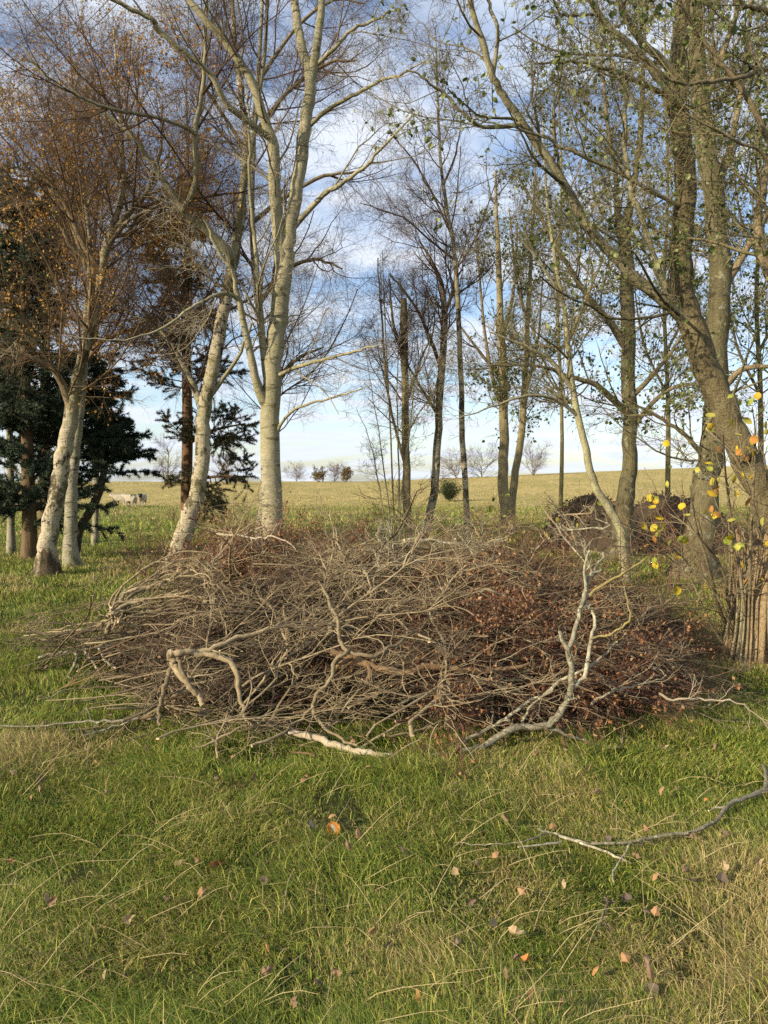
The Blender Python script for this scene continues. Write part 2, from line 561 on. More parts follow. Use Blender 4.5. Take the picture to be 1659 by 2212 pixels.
def leaves(buf, P, rng, size=(0.03, 0.05), width=0.6, cols=((0.1, 0.12, 0.03),), down=0.3, big=False, jit=0.25, curl=1.0, rag=.09):
    """leaf blades at points P: folded diamonds, or ovate outlines with a midrib fold when big"""
    n = len(P)
    if n == 0:
        return
    L = size[0] + (size[1] - size[0]) * rng.random(n)
    A = rng.normal(size=(n, 3)); A[:, 2] -= down * 2; A = unit(A)
    B = rng.normal(size=(n, 3)); B = unit(B - (B * A).sum(1, keepdims=True) * A)
    C = np.cross(A, B)
    Wd = L * width * (0.8 + 0.4 * rng.random(n))
    L = L[:, None]; Wd = Wd[:, None]
    col = np.asarray(cols)[rng.integers(0, len(cols), n)] * (1 - jit + 2 * jit * rng.random((n, 1)))
    if not big:
        V = np.stack([P, P + A * L * .5 + B * Wd * .5 + C * L * .12, P + A * L, P + A * L * .5 - B * Wd * .5 + C * L * .12], 1)
        base = np.arange(n)[:, None] * 4
        q = np.concatenate([base + np.array([[0, 1, 2]]), base + np.array([[0, 2, 3]])])
        buf.add(V, None, q, np.repeat(col, 4, 0))
    else:
        prof = [(0, 0), (.12, .3), (.35, .52), (.6, .5), (.82, .3), (1, 0)]
        mid = [P + A * L * a_ - C * L * .10 * curl * math.sin(a_ * 3.1) for a_, _ in prof]
        rows = []
        for k, (a_, w_) in enumerate(prof):
            wv = 1 + 2 * rag * (rng.random((n, 1)) - .5)
            rows += [mid[k] + B * Wd * w_ * wv + C * L * .16 * curl * w_, mid[k], mid[k] - B * Wd * w_ * wv + C * L * .16 * curl * w_]
        V = np.stack(rows, 1)
        m_ = len(rows)
        q = []
        for k in range(len(prof) - 1):
            for s in (0, 1):
                a0 = k * 3 + s
                q.append([a0, a0 + 1, a0 + 4, a0 + 3])
        q = (np.arange(n)[:, None, None] * m_ + np.array(q)[None]).reshape(-1, 4)
        buf.add(V, q, None, np.repeat(col, m_, 0))


# ------------------------------------------------------------------ ground
def build_ground():
    rad = np.concatenate([[0.2], np.geomspace(0.5, 3500, 260)])
    na = 360
    th = np.linspace(0, 2 * math.pi, na, endpoint=False)
    X = rad[:, None] * np.sin(th)[None]; Y = rad[:, None] * np.cos(th)[None]
    Z = gz(X, Y)
    V = np.stack([X, Y, Z], -1).reshape(-1, 3)
    i = (np.arange(len(rad) - 1) * na)[:, None]; j = np.arange(na)[None]; j2 = (j + 1) % na
    q = np.stack([i + j, i + na + j, i + na + j2, i + j2], -1).reshape(-1, 4)[:, ::-1]
    bf = Buf(); bf.add(V, q)
    bf.add(np.concatenate([V[:na], [[0, 0, float(gz(0, 0))]]]), None, [(na, (k + 1) % na, k) for k in range(na)])
    return tag(link('ground', bf.mesh('ground', M['ground'])), 'rough grassy ground rising to a golden pasture crest', 'ground', kind='structure')


build_ground()


def straw(x, y):
    """0 green .. 1 dry"""
    f = 0.50 * vnoise(x, y, 1.3, 5) + 0.3 * vnoise(x, y, 0.45, 6) + 0.2 * vnoise(x, y, 4.0, 7)
    f = f + 0.10 * np.exp(-((x + 5.5) / 2.2) ** 2 - ((y - 9.5) / 3.0) ** 2) + 0.22 * sstep(48, 75, y) + 0.10 * sstep(3.4, 2.4, y)  # left patch: dry tuft, plus sunlit yellow painted in as straw colour
    return f


def build_grass():
    rng = np.random.default_rng(21)
    bf = Buf()

    def blades(n, d0, d1, hh, ww, mode=0, lean=0.5, side=0.66):
        d = np.exp(rng.uniform(math.log(d0), math.log(d1), n)) if mode != 2 else rng.uniform(d0, d1, n)
        x = rng.uniform(-side, side, n) * d
        y = d
        s = straw(x, y)
        keep = np.ones(n, bool)
        # thinner cover under the middle of the brush heap and over bare patches
        q = ((x - .25) / 2.5) ** 2 + ((y - 7.1) / 2.1) ** 2
        keep &= (q > 1) | (rng.random(n) < 0.15)
        bare = vnoise(x, y, 0.33, 9)
        keep &= (bare > 0.22) | (y > 12) | (rng.random(n) < .30)
        keep &= (rng.random(n) < .45 + 1.1 * vnoise(x, y, 0.24, 19)) | (y > 10)
        if mode == 1:
            keep &= vnoise(x, y, 0.42, 17) > .58
        x, y, s = x[keep], y[keep], s[keep]
        n = len(x)
        z = gz(x, y) - 0.01
        tuft = 0.30 + 1.0 * vnoise(x, y, 0.5, 11) + .45 * vnoise(x, y, 0.16, 12)
        h = hh * tuft * (0.5 + 0.8 * rng.random(n)) * (1 + 0.8 * np.clip(s - .5, 0, 1))
        w = ww * (0.6 + 0.8 * rng.random(n))
        ang = rng.uniform(0, 2 * math.pi, n)
        # blades of a patch share a windblown direction
        wind = 2 * math.pi * vnoise(x, y, 0.8, 13)
        ang = np.where(rng.random(n) < 0.55, wind + rng.normal(size=n) * .6, ang)
        ln = lean * (0.3 + 1.1 * rng.random(n))
        D = np.stack([np.cos(ang), np.sin(ang), np.zeros(n)], 1)
        fa = rng.uniform(0, math.pi, n)
        Wv = np.stack([np.cos(fa), np.sin(fa), np.zeros(n)], 1) * w[:, None] * .5
        B = np.stack([x, y, z], 1)
        up = np.array([[0, 0, 1.0]])
        hh_ = h[:, None]; l_ = ln[:, None]
        p1 = B + up * hh_ * .55 + D * hh_ * l_ * .35
        p2 = B + up * hh_ * (1 - .35 * l_) + D * hh_ * l_ * 1.05
        V = np.stack([B - Wv, B + Wv, p1 + Wv * .8, p1 - Wv * .8, p2], 1)
        base = np.arange(n)[:, None] * 5
        qd = base + np.array([[0, 1, 2, 3]])
        tr = base + np.array([[3, 2, 4]])
        p = np.clip((s - 0.535) * 4.4 + sstep(48, 75, y) + rng.normal(size=n) * .2, 0, 1)[:, None]
        green = np.array([[0.105, 0.17, 0.025]]) * (0.7 + .6 * rng.random((n, 1)))
        lime = np.array([[0.30, 0.315, 0.058]]) * (0.7 + .6 * rng.random((n, 1)))
        dry = np.array([[0.44, 0.345, 0.14]]) * (0.6 + .7 * rng.random((n, 1)))
        gcol = np.where(rng.random((n, 1)) < 0.55, lime, green)
        isdry = rng.random((n, 1)) < p * .80 + .05
        col = np.where(isdry, dry, gcol)
        bf.add(V, qd, tr, np.repeat(col, 5, 0))

    blades(260000, 1.9, 4.4, 0.055, 0.0034, lean=0.85)
    blades(230000, 4.0, 9.5, 0.070, 0.0052, lean=0.85)
    blades(45000, 1.9, 8.0, 0.105, 0.0034, mode=1, lean=1.0)
    blades(120000, 9.0, 24, 0.10, 0.012, lean=0.8)
    blades(60000, 22, 55, 0.13, 0.03, lean=0.9, side=.6)
    blades(45000, 50, 120, 0.10, 0.05, lean=1.0, side=.58)
    o = link('grass', bf.mesh('grass', M['grass'], smooth=False))
    tag(o, 'tufty green and straw coloured meadow grass', 'grass', kind='stuff')

    # long dry seed stalks lying about on the turf
    n = 900
    bf2 = Buf()
    d = np.exp(rng.uniform(math.log(2.0), math.log(13), n))
    x = rng.uniform(-.62, .62, n) * d
    s = straw(x, d)
    k = (s > .47) | (rng.random(n) < .25)
    k &= ((x - .25) / 2.7) ** 2 + ((d - 7.1) / 2.4) ** 2 > .8
    x, d = x[k], d[k]; n = len(x)
    ang = 0.5 + rng.normal(size=n) * .9 + np.where(rng.random(n) < .3, math.pi, 0)
    L = rng.uniform(.14, .42, n)
    rise = rng.uniform(.12, .75, n)
    P = np.zeros((n, 5, 3))
    P[:, 0] = np.stack([x, d, gz(x, d)], 1)
    D = np.stack([np.cos(ang) * (1 - .4 * rise), np.sin(ang) * .6, rise], 1)
    for i in range(1, 5):
        P[:, i] = P[:, i - 1] + D * (L / 4)[:, None]
        D = D + rng.normal(size=(n, 3)) * .08
        D[:, 2] -= .14
        P[:, i, 2] = np.maximum(P[:, i, 2], gz(P[:, i, 0], P[:, i, 1]) + .02)
    R = np.linspace(.0016, .0007, 5)[None] * np.ones((n, 1)) * (1 + d[:, None] * .10)
    tubes(bf2, P, R, 3)
    o = link('dry_grass_stalks', bf2.mesh('dry_grass_stalks', M['dry_stalk']))
    tag(o, 'long pale dry grass stalks leaning over the turf', 'grass stalks', kind='stuff')


M['dry_stalk'] = wood('dry_stalk', (0.52, 0.42, 0.21), (0.42, 0.32, 0.14), None)
build_grass()

# ------------------------------------------------------------------ trees
# level: (count, t-range, length, angle, points, wander, up, droop, ratio, rmax, sides)
def trace(pts):
    P = np.array([px(u, v, d) for u, v, d, r in pts])
    R = np.array([r * d / F0 for u, v, d, r in pts])
    return P, R


def make_tree(name, label, cat, trunk, limbs, bark_m, limb_m, twig_m, levels, group=None, seed=1, slim=.88, lslim=.92, flare=1.4,
              leaf=None, pw_trunk=0.6, broken=False, extra=None, crown_name='crown', tmin=0.3, loc=None):
    rng = np.random.default_rng(seed)
    P, R = trace(trunk)
    R = R * slim
    base = P[0].copy()
    g = float(gz(base[0], base[1]))
    base[2] = g
    P[0] = [P[0][0], P[0][1], g - .08]
    Ps, Rs = crom(P, R, 5)
    # knobbly trunk
    hgt = Ps[:, 2] - g
    Rs = Rs * (1 + (flare - 1) * np.exp(-np.clip(hgt, 0, 9) / .16))
    wob = rng.normal(size=(len(Ps), 3)) * .10 * Rs[:, None]
    wob[:2] = 0
    Ps = Ps + wob
    root = thing(name, base, label, cat, group)
    tb = Buf()
    tubes(tb, Ps, Rs, 16, cap=broken, lump=.025, rng=rng)
    link('trunk', tb.mesh(name + '_trunk', bark_m, origin=base), root)
    parents = [resample(Ps, Rs, 24)]
    pw = [pw_trunk]
    for lp in limbs:
        LP, LR = trace(lp)
        LP, LR = crom(LP, LR * lslim, 5)
        amp = np.linspace(0, 1, len(LP))[:, None]
        LP = LP + rng.normal(size=LP.shape) * .012 * amp
        lb = Buf()
        tubes(lb, LP, LR, 9, lump=.06, rng=rng)
        link('limb', lb.mesh(name + '_limb', limb_m, origin=base), root)
        parents.append(resample(LP, LR, 24)); pw.append(1.0)
    A = np.array([p for p, r in parents]); B = np.array([r for p, r in parents])
    # trim the trunk's bare foot
    k0 = int(24 * tmin)
    A[0], B[0] = resample(A[0][k0:], B[0][k0:], 24)
    crown = Buf()
    cur = (A, B)
    pwv = np.array(pw)
    allp = []
    for li, lv in enumerate(levels):
        P2, R2 = spawn(cur[0], cur[1], lv['c'], rng, lv.get('t', (.1, 1)), lv['L'], lv.get('a', (30, 60)), lv.get('n', 5),
                       lv.get('w', .15), lv.get('up', 0), lv.get('dr', 0), lv.get('ra', .5), lv.get('rm', .02), lv.get('rn', .0025),
                       lv.get('tip', .4), lv.get('tp', .4), lv.get('k', 0), lv.get('fl', 0), pwv if li == 0 else None)
        P2[:, :, 2] = np.maximum(P2[:, :, 2], g + lv.get('zmin', .7))
        tubes(crown, P2, R2, lv.get('S', 4))
        cur = (P2, R2)
        allp.append(cur)
    link(crown_name, crown.mesh(name + '_crown', twig_m, origin=base), root)
    if leaf:
        src, cnt = allp[leaf.get('lv', -1)], leaf['c']
        cw = np.clip(vnoise(src[0][:, 0, 0] + src[0][:, 0, 1], src[0][:, 0, 2], .7, seed) - .36, 0.02, 1) ** 1.5
        pi = rng.choice(len(src[0]), cnt, p=cw / cw.sum())
        ti = rng.integers(1, src[0].shape[1], cnt)
        pts = src[0][pi, ti] + rng.normal(size=(cnt, 3)) * .015
        if 'f' in leaf:
            pts = pts[leaf['f'](pts, rng)]
        lb = Buf()
        leaves(lb, pts, rng, leaf['s'], leaf.get('wd', .7), leaf['cols'], leaf.get('down', .4), leaf.get('big', False), curl=2.2)
        link('foliage', lb.mesh(name + '_foliage', M[leaf.get('m', 'leaf')], smooth=False, origin=base), root)
    return root


def birch_levels(k=1.0, s=1.0, droop=.30):
    return [
        dict(c=int(46 * k), t=(.0, 1), L=(1.5 * s, 3.2 * s), a=(28, 60), n=8, w=.10, up=.10, ra=.45, rm=.022, S=5, tp=.45, k=.12),
        dict(c=int(360 * k), t=(.1, 1), L=(.6 * s, 1.4 * s), a=(25, 60), n=6, w=.14, up=.05, dr=.12, ra=.5, rm=.010, S=4, tp=.4),
        dict(c=int(2600 * k), t=(.05, 1), L=(.3 * s, .8 * s), a=(25, 65), n=5, w=.16, dr=droop, ra=.55, rm=.0040, rn=.0021, S=3, tp=.35),
        dict(c=int(13500 * k), t=(.05, 1), L=(.14 * s, .42 * s), a=(25, 70), n=4, w=.18, dr=droop * 1.3, ra=.7, rm=.0021, rn=.0014, S=3, tp=.3),
    ]


def open_levels(k=1.0, s=1.0, up=.10):
    return [
        dict(c=int(40 * k), t=(.0, 1), L=(1.2 * s, 2.8 * s), a=(30, 62), n=8, w=.13, up=up, ra=.42, rm=.02, S=5, tp=.4, k=.15),
        dict(c=int(260 * k), t=(.1, 1), L=(.5 * s, 1.3 * s), a=(30, 65), n=6, w=.16, up=up * .8, ra=.5, rm=.009, S=4, tp=.4, k=.15),
        dict(c=int(1900 * k), t=(.08, 1), L=(.2 * s, .6 * s), a=(30, 70), n=5, w=.18, up=up * .6, ra=.55, rm=.005, rn=.003, S=3, tp=.3, k=.2),
        dict(c=int(5200 * k), t=(.1, 1), L=(.07 * s, .25 * s), a=(30, 75), n=3, w=.15, up=up * .6, ra=.7, rm=.0036, rn=.0026, S=3, tp=.3),
    ]


GOLD = ((0.52, 0.29, 0.05), (0.44, 0.20, 0.04), (0.56, 0.37, 0.10), (0.36, 0.17, 0.045))
SILVER = ((0.10, 0.135, 0.035), (0.17, 0.20, 0.06), (0.28, 0.30, 0.12), (0.07, 0.09, 0.028))

# --- pale central tree
make_tree('pale_tree', 'tall pale cream trunk forking twice, tallest and brightest tree in the middle', 'tree',
          [(590, 1350, 12, 31), (590, 1150, 12, 26), (584, 900, 12, 23), (598, 720, 12, 22), (613, 590, 12, 21), (622, 520, 12, 17), (642, 400, 12, 16),
           (664, 240, 12, 14.5), (672, 175, 12, 13), (652, 100, 12.1, 11), (637, 10, 12.2, 10), (628, -180, 12.3, 7), (640, -420, 12.4, 3)],
          [[(612, 600, 12, 17), (602, 500, 11.95, 15), (593, 400, 11.9, 14), (590, 315, 11.8, 13), (572, 262, 11.7, 11.5), (535, 160, 11.6, 10), (482, 85, 11.5, 9), (425, 22, 11.4, 8), (350, -80, 11.3, 6)],
           [(669, 185, 12, 12), (680, 130, 12, 10), (690, 60, 12, 9), (700, -60, 12.1, 7), (720, -260, 12.2, 3)],
           [(628, 505, 12, 7), (642, 483, 12, 6.5), (697, 422, 11.8, 6), (737, 398, 11.6, 5), (792, 357, 11.4, 4), (819, 326, 11.3, 3.4), (897, 245, 11.1, 1.6)],
           [(660, 280, 12, 6), (669, 272, 12, 5.5), (710, 235, 11.8, 5), (771, 201, 11.6, 4.2), (819, 175, 11.4, 3.6), (863, 163, 11.2, 2.8), (914, 136, 11.0, 1.4)],
           [(676, 150, 12, 6), (686, 139, 12, 5), (724, 102, 11.8, 4.4), (758, 65, 11.7, 3.6), (805, 44, 11.6, 3), (860, 16, 11.4, 1.6)],
           [(578, 880, 12, 14), (558, 840, 11.9, 11), (541, 765, 11.8, 9), (524, 690, 11.7, 8), (514, 640, 11.6, 6.5), (500, 585, 11.5, 5), (470, 540, 11.4, 4), (440, 470, 11.2, 3)],
           [(518, 655, 11.65, 6), (500, 636, 11.5, 5), (469, 637, 11.3, 4.5), (440, 650, 11.1, 4), (408, 668, 10.9, 3.4), (340, 715, 10.7, 2.6), (250, 735, 10.4, 1.8), (150, 725, 10.2, 1)],
           [(575, 810, 12, 8), (560, 640, 11.8, 6), (552, 540, 11.7, 5), (542, 440, 11.6, 4), (538, 330, 11.5, 3), (534, 200, 11.4, 2)],
           [(588, 835, 12, 6), (598, 813, 11.95, 5), (656, 789, 11.7, 4.4), (703, 776, 11.5, 3.8), (765, 759, 11.3, 3), (820, 745, 11.2, 1.4)],
           [(596, 950, 12, 5), (605, 919, 11.9, 4), (635, 885, 11.7, 3.4), (683, 868, 11.5, 2.8), (737, 854, 11.3, 2.2), (800, 832, 11.1, 1)],
           [(590, 300, 11.8, 9), (564, 285, 11.6, 8), (520, 250, 11.4, 7.5), (486, 221, 11.2, 7), (455, 160, 11, 6.5), (400, 115, 10.8, 6), (340, 62, 10.6, 6), (328, 41, 10.5, 5.5), (245, 0, 10.3, 5), (170, -50, 10.1, 3.5)]],
          M['pale_bark'], M['pale_bark'], M['twig_grey'], open_levels(1.0, .95, .08), seed=31, flare=1.35, pw_trunk=.35, tmin=.34)

# --- leaning birch left of it
make_tree('birch_tree', 'birch with pale peeling trunk leaning right, bent below its crown, left of the cream tree', 'tree',
          [(372, 1330, 12.8, 32), (385, 1200, 12.8, 25), (408, 1120, 12.8, 22), (428, 1050, 12.8, 19), (437, 960, 12.9, 18), (443, 880, 13, 16), (462, 780, 13, 16), (487, 650, 13, 14),
           (508, 540, 13, 12), (524, 420, 13.1, 10), (532, 300, 13.2, 8.5), (520, 200, 13.2, 7), (506, 80, 13.3, 6), (500, -80, 13.4, 4.5), (510, -300, 13.5, 2)],
          [[(500, 570, 13, 13), (493, 544, 12.8, 12), (442, 493, 12.6, 10), (401, 459, 12.4, 9), (354, 391, 12.2, 7), (323, 347, 12.1, 6), (296, 306, 12, 5), (245, 258, 11.9, 4), (150, 190, 11.7, 2)],
           [(396, 456, 12.4, 8), (401, 445, 12.3, 7.5), (422, 394, 12.2, 7), (423, 272, 12, 6), (439, 187, 11.9, 5), (445, 61, 11.8, 4), (449, -90, 11.7, 2.5)],
           [(423, 290, 12, 5), (400, 275, 11.9, 4.5), (340, 255, 11.7, 4.2), (252, 238, 11.4, 4), (190, 218, 11.2, 3.5), (136, 190, 11, 3), (85, 150, 10.9, 2.4), (41, 78, 10.8, 1.2)],
           [(440, 890, 13, 9), (420, 840, 13.2, 8), (395, 790, 13.4, 7), (350, 720, 13.6, 5), (300, 690, 13.8, 3), (230, 640, 14, 2)],
           [(512, 520, 13, 9), (520, 440, 12.8, 8), (546, 300, 12.6, 6), (570, 120, 12.5, 4.5), (585, -80, 12.4, 3)],
           [(452, 860, 13, 6), (480, 820, 13, 5), (515, 770, 12.9, 4), (545, 700, 12.8, 2.5)]],
          M['birch_bark'], M['limb_grey'], M['twig_purple'], birch_levels(1.0, .95), seed=12, pw_trunk=.6, tmin=.36,
          leaf=dict(c=500, s=(.03, .05), cols=GOLD, wd=.75))

# --- left birch with gold leaves
make_tree('birch_tree', 'birch with peeling bark and dark ragged foot, nearest of the left group, small gold leaves', 'tree',
          [(100, 1262, 13.2, 34), (104, 1190, 13.2, 24), (112, 1120, 13.2, 20), (127, 1060, 13.2, 20), (133, 1000, 13.2, 19), (150, 920, 13.2, 18), (160, 860, 13.2, 16), (180, 770, 13.2, 13), (202, 690, 13.2, 12),
           (217, 600, 13.2, 11), (234, 520, 13.2, 10), (252, 465, 13.3, 8), (266, 400, 13.3, 7), (262, 300, 13.4, 5), (255, 180, 13.5, 4), (245, 60, 13.6, 2)],
          [[(155, 890, 13.2, 11), (135, 830, 13.1, 9), (110, 795, 13, 7), (60, 770, 12.8, 5), (0, 755, 12.6, 4), (-60, 730, 12.4, 2)],
           [(220, 590, 13.2, 8), (200, 560, 13.1, 7), (170, 510, 13, 6), (140, 440, 12.9, 5), (70, 350, 12.7, 4), (0, 270, 12.5, 2)],
           [(237, 515, 13.2, 8), (270, 470, 13.3, 7), (320, 410, 13.4, 5), (345, 330, 13.5, 4), (350, 230, 13.6, 2)],
           [(192, 725, 13.2, 8), (200, 610, 13, 7), (200, 575, 12.9, 6), (153, 530, 12.7, 5), (129, 483, 12.6, 4), (109, 455, 12.5, 3), (60, 420, 12.3, 2)],
           [(230, 540, 13.2, 6), (255, 500, 13.1, 5), (290, 470, 13, 4), (350, 440, 12.8, 2)]],
          M['birch_bark'], M['limb_brown'], M['twig_brown'], birch_levels(1.35, 1.0, .22), seed=7, pw_trunk=1.0, tmin=.32, flare=1.15,
          leaf=dict(c=9000, s=(.035, .06), cols=GOLD, wd=.75))

make_tree('birch_tree', 'slim birch with speckled white foot just right of the peeling birch', 'tree',
          [(157, 1222, 14.6, 19), (152, 1150, 14.6, 16), (155, 1050, 14.6, 14), (164, 960, 14.6, 12), (172, 890, 14.6, 11), (180, 800, 14.7, 10), (188, 690, 14.8, 9), (195, 560, 14.9, 7), (180, 400, 15, 5), (160, 230, 15, 3), (150, 90, 15, 1.5)],
          [[(182, 790, 14.7, 6), (215, 740, 14.6, 5), (260, 720, 14.5, 4), (330, 690, 14.4, 2)],
           [(192, 600, 14.9, 5), (160, 500, 14.8, 4), (110, 400, 14.7, 3), (60, 260, 14.6, 1.5)],
           [(187, 450, 15, 4), (230, 350, 15, 3), (290, 220, 15, 2), (310, 100, 15, 1)]],
          M['grey_birch_bark'], M['limb_brown'], M['twig_purple'], birch_levels(1.0, .95, .22), seed=17, pw_trunk=1.0, tmin=.34,
          leaf=dict(c=5000, s=(.035, .06), cols=GOLD + ((.34, .30, .08),), wd=.75))

# --- birches behind the cream tree
make_tree('birch_tree', 'dark slim birch hidden mostly behind the foot of the cream tree', 'tree',
          [(558, 1200, 15.5, 13), (566, 1100, 15.5, 11), (576, 1000, 15.5, 10), (585, 900, 15.5, 9), (562, 700, 15.5, 8), (545, 500, 15.5, 7), (548, 300, 15.6, 6), (562, 100, 15.7, 4.5), (570, -100, 15.8, 3)],
          [[(583, 880, 15.5, 6), (610, 810, 15.3, 5), (650, 770, 15.1, 4), (700, 750, 15, 2)],
           [(558, 660, 15.5, 6), (610, 590, 15.4, 5), (680, 560, 15.2, 4), (740, 580, 15, 2)],
           [(546, 480, 15.5, 6), (610, 430, 15.5, 5), (700, 380, 15.5, 4), (790, 370, 15.4, 2)],
           [(548, 290, 15.6, 5), (620, 200, 15.6, 4.5), (700, 140, 15.6, 4), (770, 130, 15.5, 2)],
           [(555, 180, 15.6, 5), (640, 60, 15.7, 4), (720, 0, 15.8, 3), (790, 10, 15.8, 1.5)],
           [(547, 350, 15.6, 5), (470, 230, 15.6, 4), (400, 130, 15.7, 3), (330, 60, 15.8, 2)]],
          M['grey_birch_bark'], M['limb_brown'], M['twig_purple'], birch_levels(1.1, 1.0, .34), seed=41, pw_trunk=.7, tmin=.3)

# --- thin trees in the middle
make_tree('dead_tree', 'thin dead trunk snapped off at the top, among thin stems in the middle', 'tree',
          [(885, 1215, 19, 12), (879, 1080, 19, 10), (876, 900, 19, 9), (874, 760, 19, 8.5), (872, 645, 19, 8)],
          [[(877, 1010, 19, 4), (860, 950, 18.8, 3.4), (838, 850, 18.6, 3), (825, 700, 18.5, 2.4), (815, 560, 18.4, 1.4)],
           [(875, 880, 19, 4), (900, 800, 18.9, 3), (935, 720, 18.8, 2)],
           [(874, 780, 19, 4), (850, 700, 18.9, 3), (840, 600, 18.8, 2)]],
          M['tan_bark'], M['limb_brown'], M['twig_purple'], birch_levels(.42, .75, .12), seed=51, broken=True, pw_trunk=.5, tmin=.4)
make_tree('birch_tree', 'thin birch with dark branch scars and dense brown twiggy top, right of the snapped trunk', 'tree',
          [(912, 1210, 19.5, 13), (924, 1130, 19.5, 11), (938, 1060, 19.5, 10), (945, 950, 19.5, 9.5), (952, 820, 19.5, 9), (960, 700, 19.5, 8), (955, 620, 19.5, 6), (930, 560, 19.5, 4), (905, 520, 19.5, 2)],
          [[(955, 800, 19.5, 5), (925, 720, 19.3, 4), (890, 650, 19.2, 3), (840, 590, 19, 2)],
           [(960, 680, 19.5, 5), (980, 620, 19.4, 4), (985, 560, 19.3, 2)],
           [(948, 900, 19.5, 4), (905, 830, 19.2, 3), (860, 760, 19, 2)]],
          M['birch_bark'], M['limb_brown'], M['twig_purple'], birch_levels(1.0, .72, .2), seed=52, pw_trunk=.8, tmin=.5)
make_tree('birch_tree', 'thinnest white birch pole with a reddish upper stem in the middle', 'tree',
          [(1013, 1205, 18, 9), (1008, 1100, 18, 7.5), (1000, 950, 18, 7), (995, 800, 18, 6.5), (988, 640, 18, 6), (981, 540, 18, 5), (965, 450, 18, 4.5), (952, 350, 18, 3.6), (945, 200, 18, 2.8), (940, 60, 18, 1.6)],
          [[(972, 500, 18, 3), (925, 400, 17.9, 2.4), (880, 330, 17.8, 1.8), (845, 290, 17.7, 1)],
           [(958, 400, 18, 3), (985, 330, 18, 2.2), (1000, 240, 18, 1.2)],
           [(980, 560, 18, 3), (930, 520, 17.8, 2.4), (870, 470, 17.6, 1.8), (780, 440, 17.4, 1)]],
          M['birch_bark'], M['twig_purple'], M['twig_purple'], birch_levels(.62, .8, .2), seed=53, pw_trunk=1, tmin=.5, flare=1.2)
# many-stemmed shrub at the foot of the snapped trunk
make_tree('shrub', 'tall bare shrub of thin upright stems left of the snapped trunk', 'shrub',
          [(852, 1230, 18.2, 5), (850, 1100, 18.2, 4), (842, 900, 18.2, 3.4), (832, 700, 18.2, 2.4), (826, 540, 18.2, 1.2)],
          [[(858, 1215, 18.2, 4.5), (862, 1050, 18.3, 3.6), (858, 850, 18.4, 2.8), (868, 600, 18.5, 1.2)],
           [(862, 1220, 18.2, 4.5), (866, 1080, 18.1, 3.6), (888, 900, 18, 2.6), (905, 700, 17.9, 1.2)],
           [(846, 1220, 18.2, 4), (838, 1080, 18, 3.2), (812, 900, 17.8, 2.2), (790, 760, 17.7, 1.2)],
           [(842, 1220, 18.2, 3.5), (830, 1120, 18.1, 2.8), (800, 960, 18, 2), (770, 880, 17.9, 1)]],
          M['olive_bark'], M['limb_grey'], M['twig_olive'], open_levels(.5, .55, .1), seed=54, pw_trunk=1, tmin=.1, flare=1.1, slim=.5, lslim=.5)
# twin poplar poles
make_tree('poplar_tree', 'straight olive pole with upright shoots and few dark leaves, left of a forked pair', 'tree',
          [(1092, 1150, 23, 15), (1088, 1050, 23, 13), (1088, 950, 23, 11.5), (1086, 800, 23, 10.5), (1080, 650, 23, 8), (1074, 500, 23, 5), (1070, 370, 23, 2.5)],
          [[(1088, 900, 23, 5), (1060, 800, 22.8, 4), (1040, 650, 22.7, 3), (1030, 480, 22.6, 1.4)],
           [(1084, 740, 23, 5), (1110, 620, 23, 3.5), (1118, 480, 23, 1.6)],
           [(1086, 820, 23, 5), (1020, 740, 22.8, 3), (985, 690, 22.7, 1.4)]],
          M['tan_bark'], M['limb_brown'], M['twig_olive'], open_levels(1.1, .8, .2), seed=55, pw_trunk=1, tmin=.25,
          leaf=dict(c=1300, s=(.07, .12), cols=SILVER, wd=.85))
make_tree('poplar_tree', 'slightly leaning olive pole, right of a forked pair, with upright leafy shoots', 'tree',
          [(1100, 1130, 23.8, 11), (1110, 1040, 23.8, 9.5), (1126, 940, 23.8, 8.5), (1135, 800, 23.8, 7.5), (1142, 650, 23.8, 5.5), (1152, 450, 23.8, 3), (1158, 320, 23.8, 1.4)],
          [[(1132, 860, 23.8, 4), (1160, 750, 23.7, 3), (1175, 580, 23.6, 1.4)],
           [(1140, 700, 23.8, 4), (1115, 600, 23.8, 3), (1100, 450, 23.8, 1.4)]],
          M['tan_bark'], M['limb_brown'], M['twig_olive'], open_levels(1.0, .8, .2), seed=56, pw_trunk=1, tmin=.25,
          leaf=dict(c=1300, s=(.07, .12), cols=SILVER, wd=.85))

# --- right hand group
make_tree('birch_tree', 'thin curving pale stem bent like a knee, in front of the dark lichened trunk', 'tree',
          [(1352, 1285, 12, 14), (1347, 1200, 12, 13), (1342, 1150, 12, 12.5), (1322, 1108, 12, 11.5), (1285, 1050, 12, 11), (1263, 960, 12, 10), (1242, 865, 12, 9), (1229, 770, 12, 7.5), (1222, 690, 12, 6.5),
           (1206, 600, 12, 5.5), (1190, 500, 12, 4.4), (1178, 380, 12, 3.2), (1172, 230, 12, 1.8)],
          [[(1250, 900, 12, 5), (1200, 862, 11.8, 4), (1140, 855, 11.6, 3.4), (1060, 880, 11.4, 2.2), (990, 905, 11.2, 1.2)],
           [(1236, 840, 12, 6), (1190, 780, 11.9, 5), (1130, 745, 11.8, 3.6), (1060, 720, 11.7, 2)],
           [(1226, 740, 12, 5), (1260, 660, 12.1, 4), (1300, 560, 12.2, 3), (1320, 450, 12.3, 1.6)],
           [(1215, 640, 12, 4), (1160, 560, 11.9, 3), (1110, 500, 11.8, 1.6)]],
          M['knee_bark'], M['limb_grey'], M['twig_olive'], open_levels(.8, .75, .08), seed=61, pw_trunk=.8, tmin=.4, flare=1.2, slim=.76)
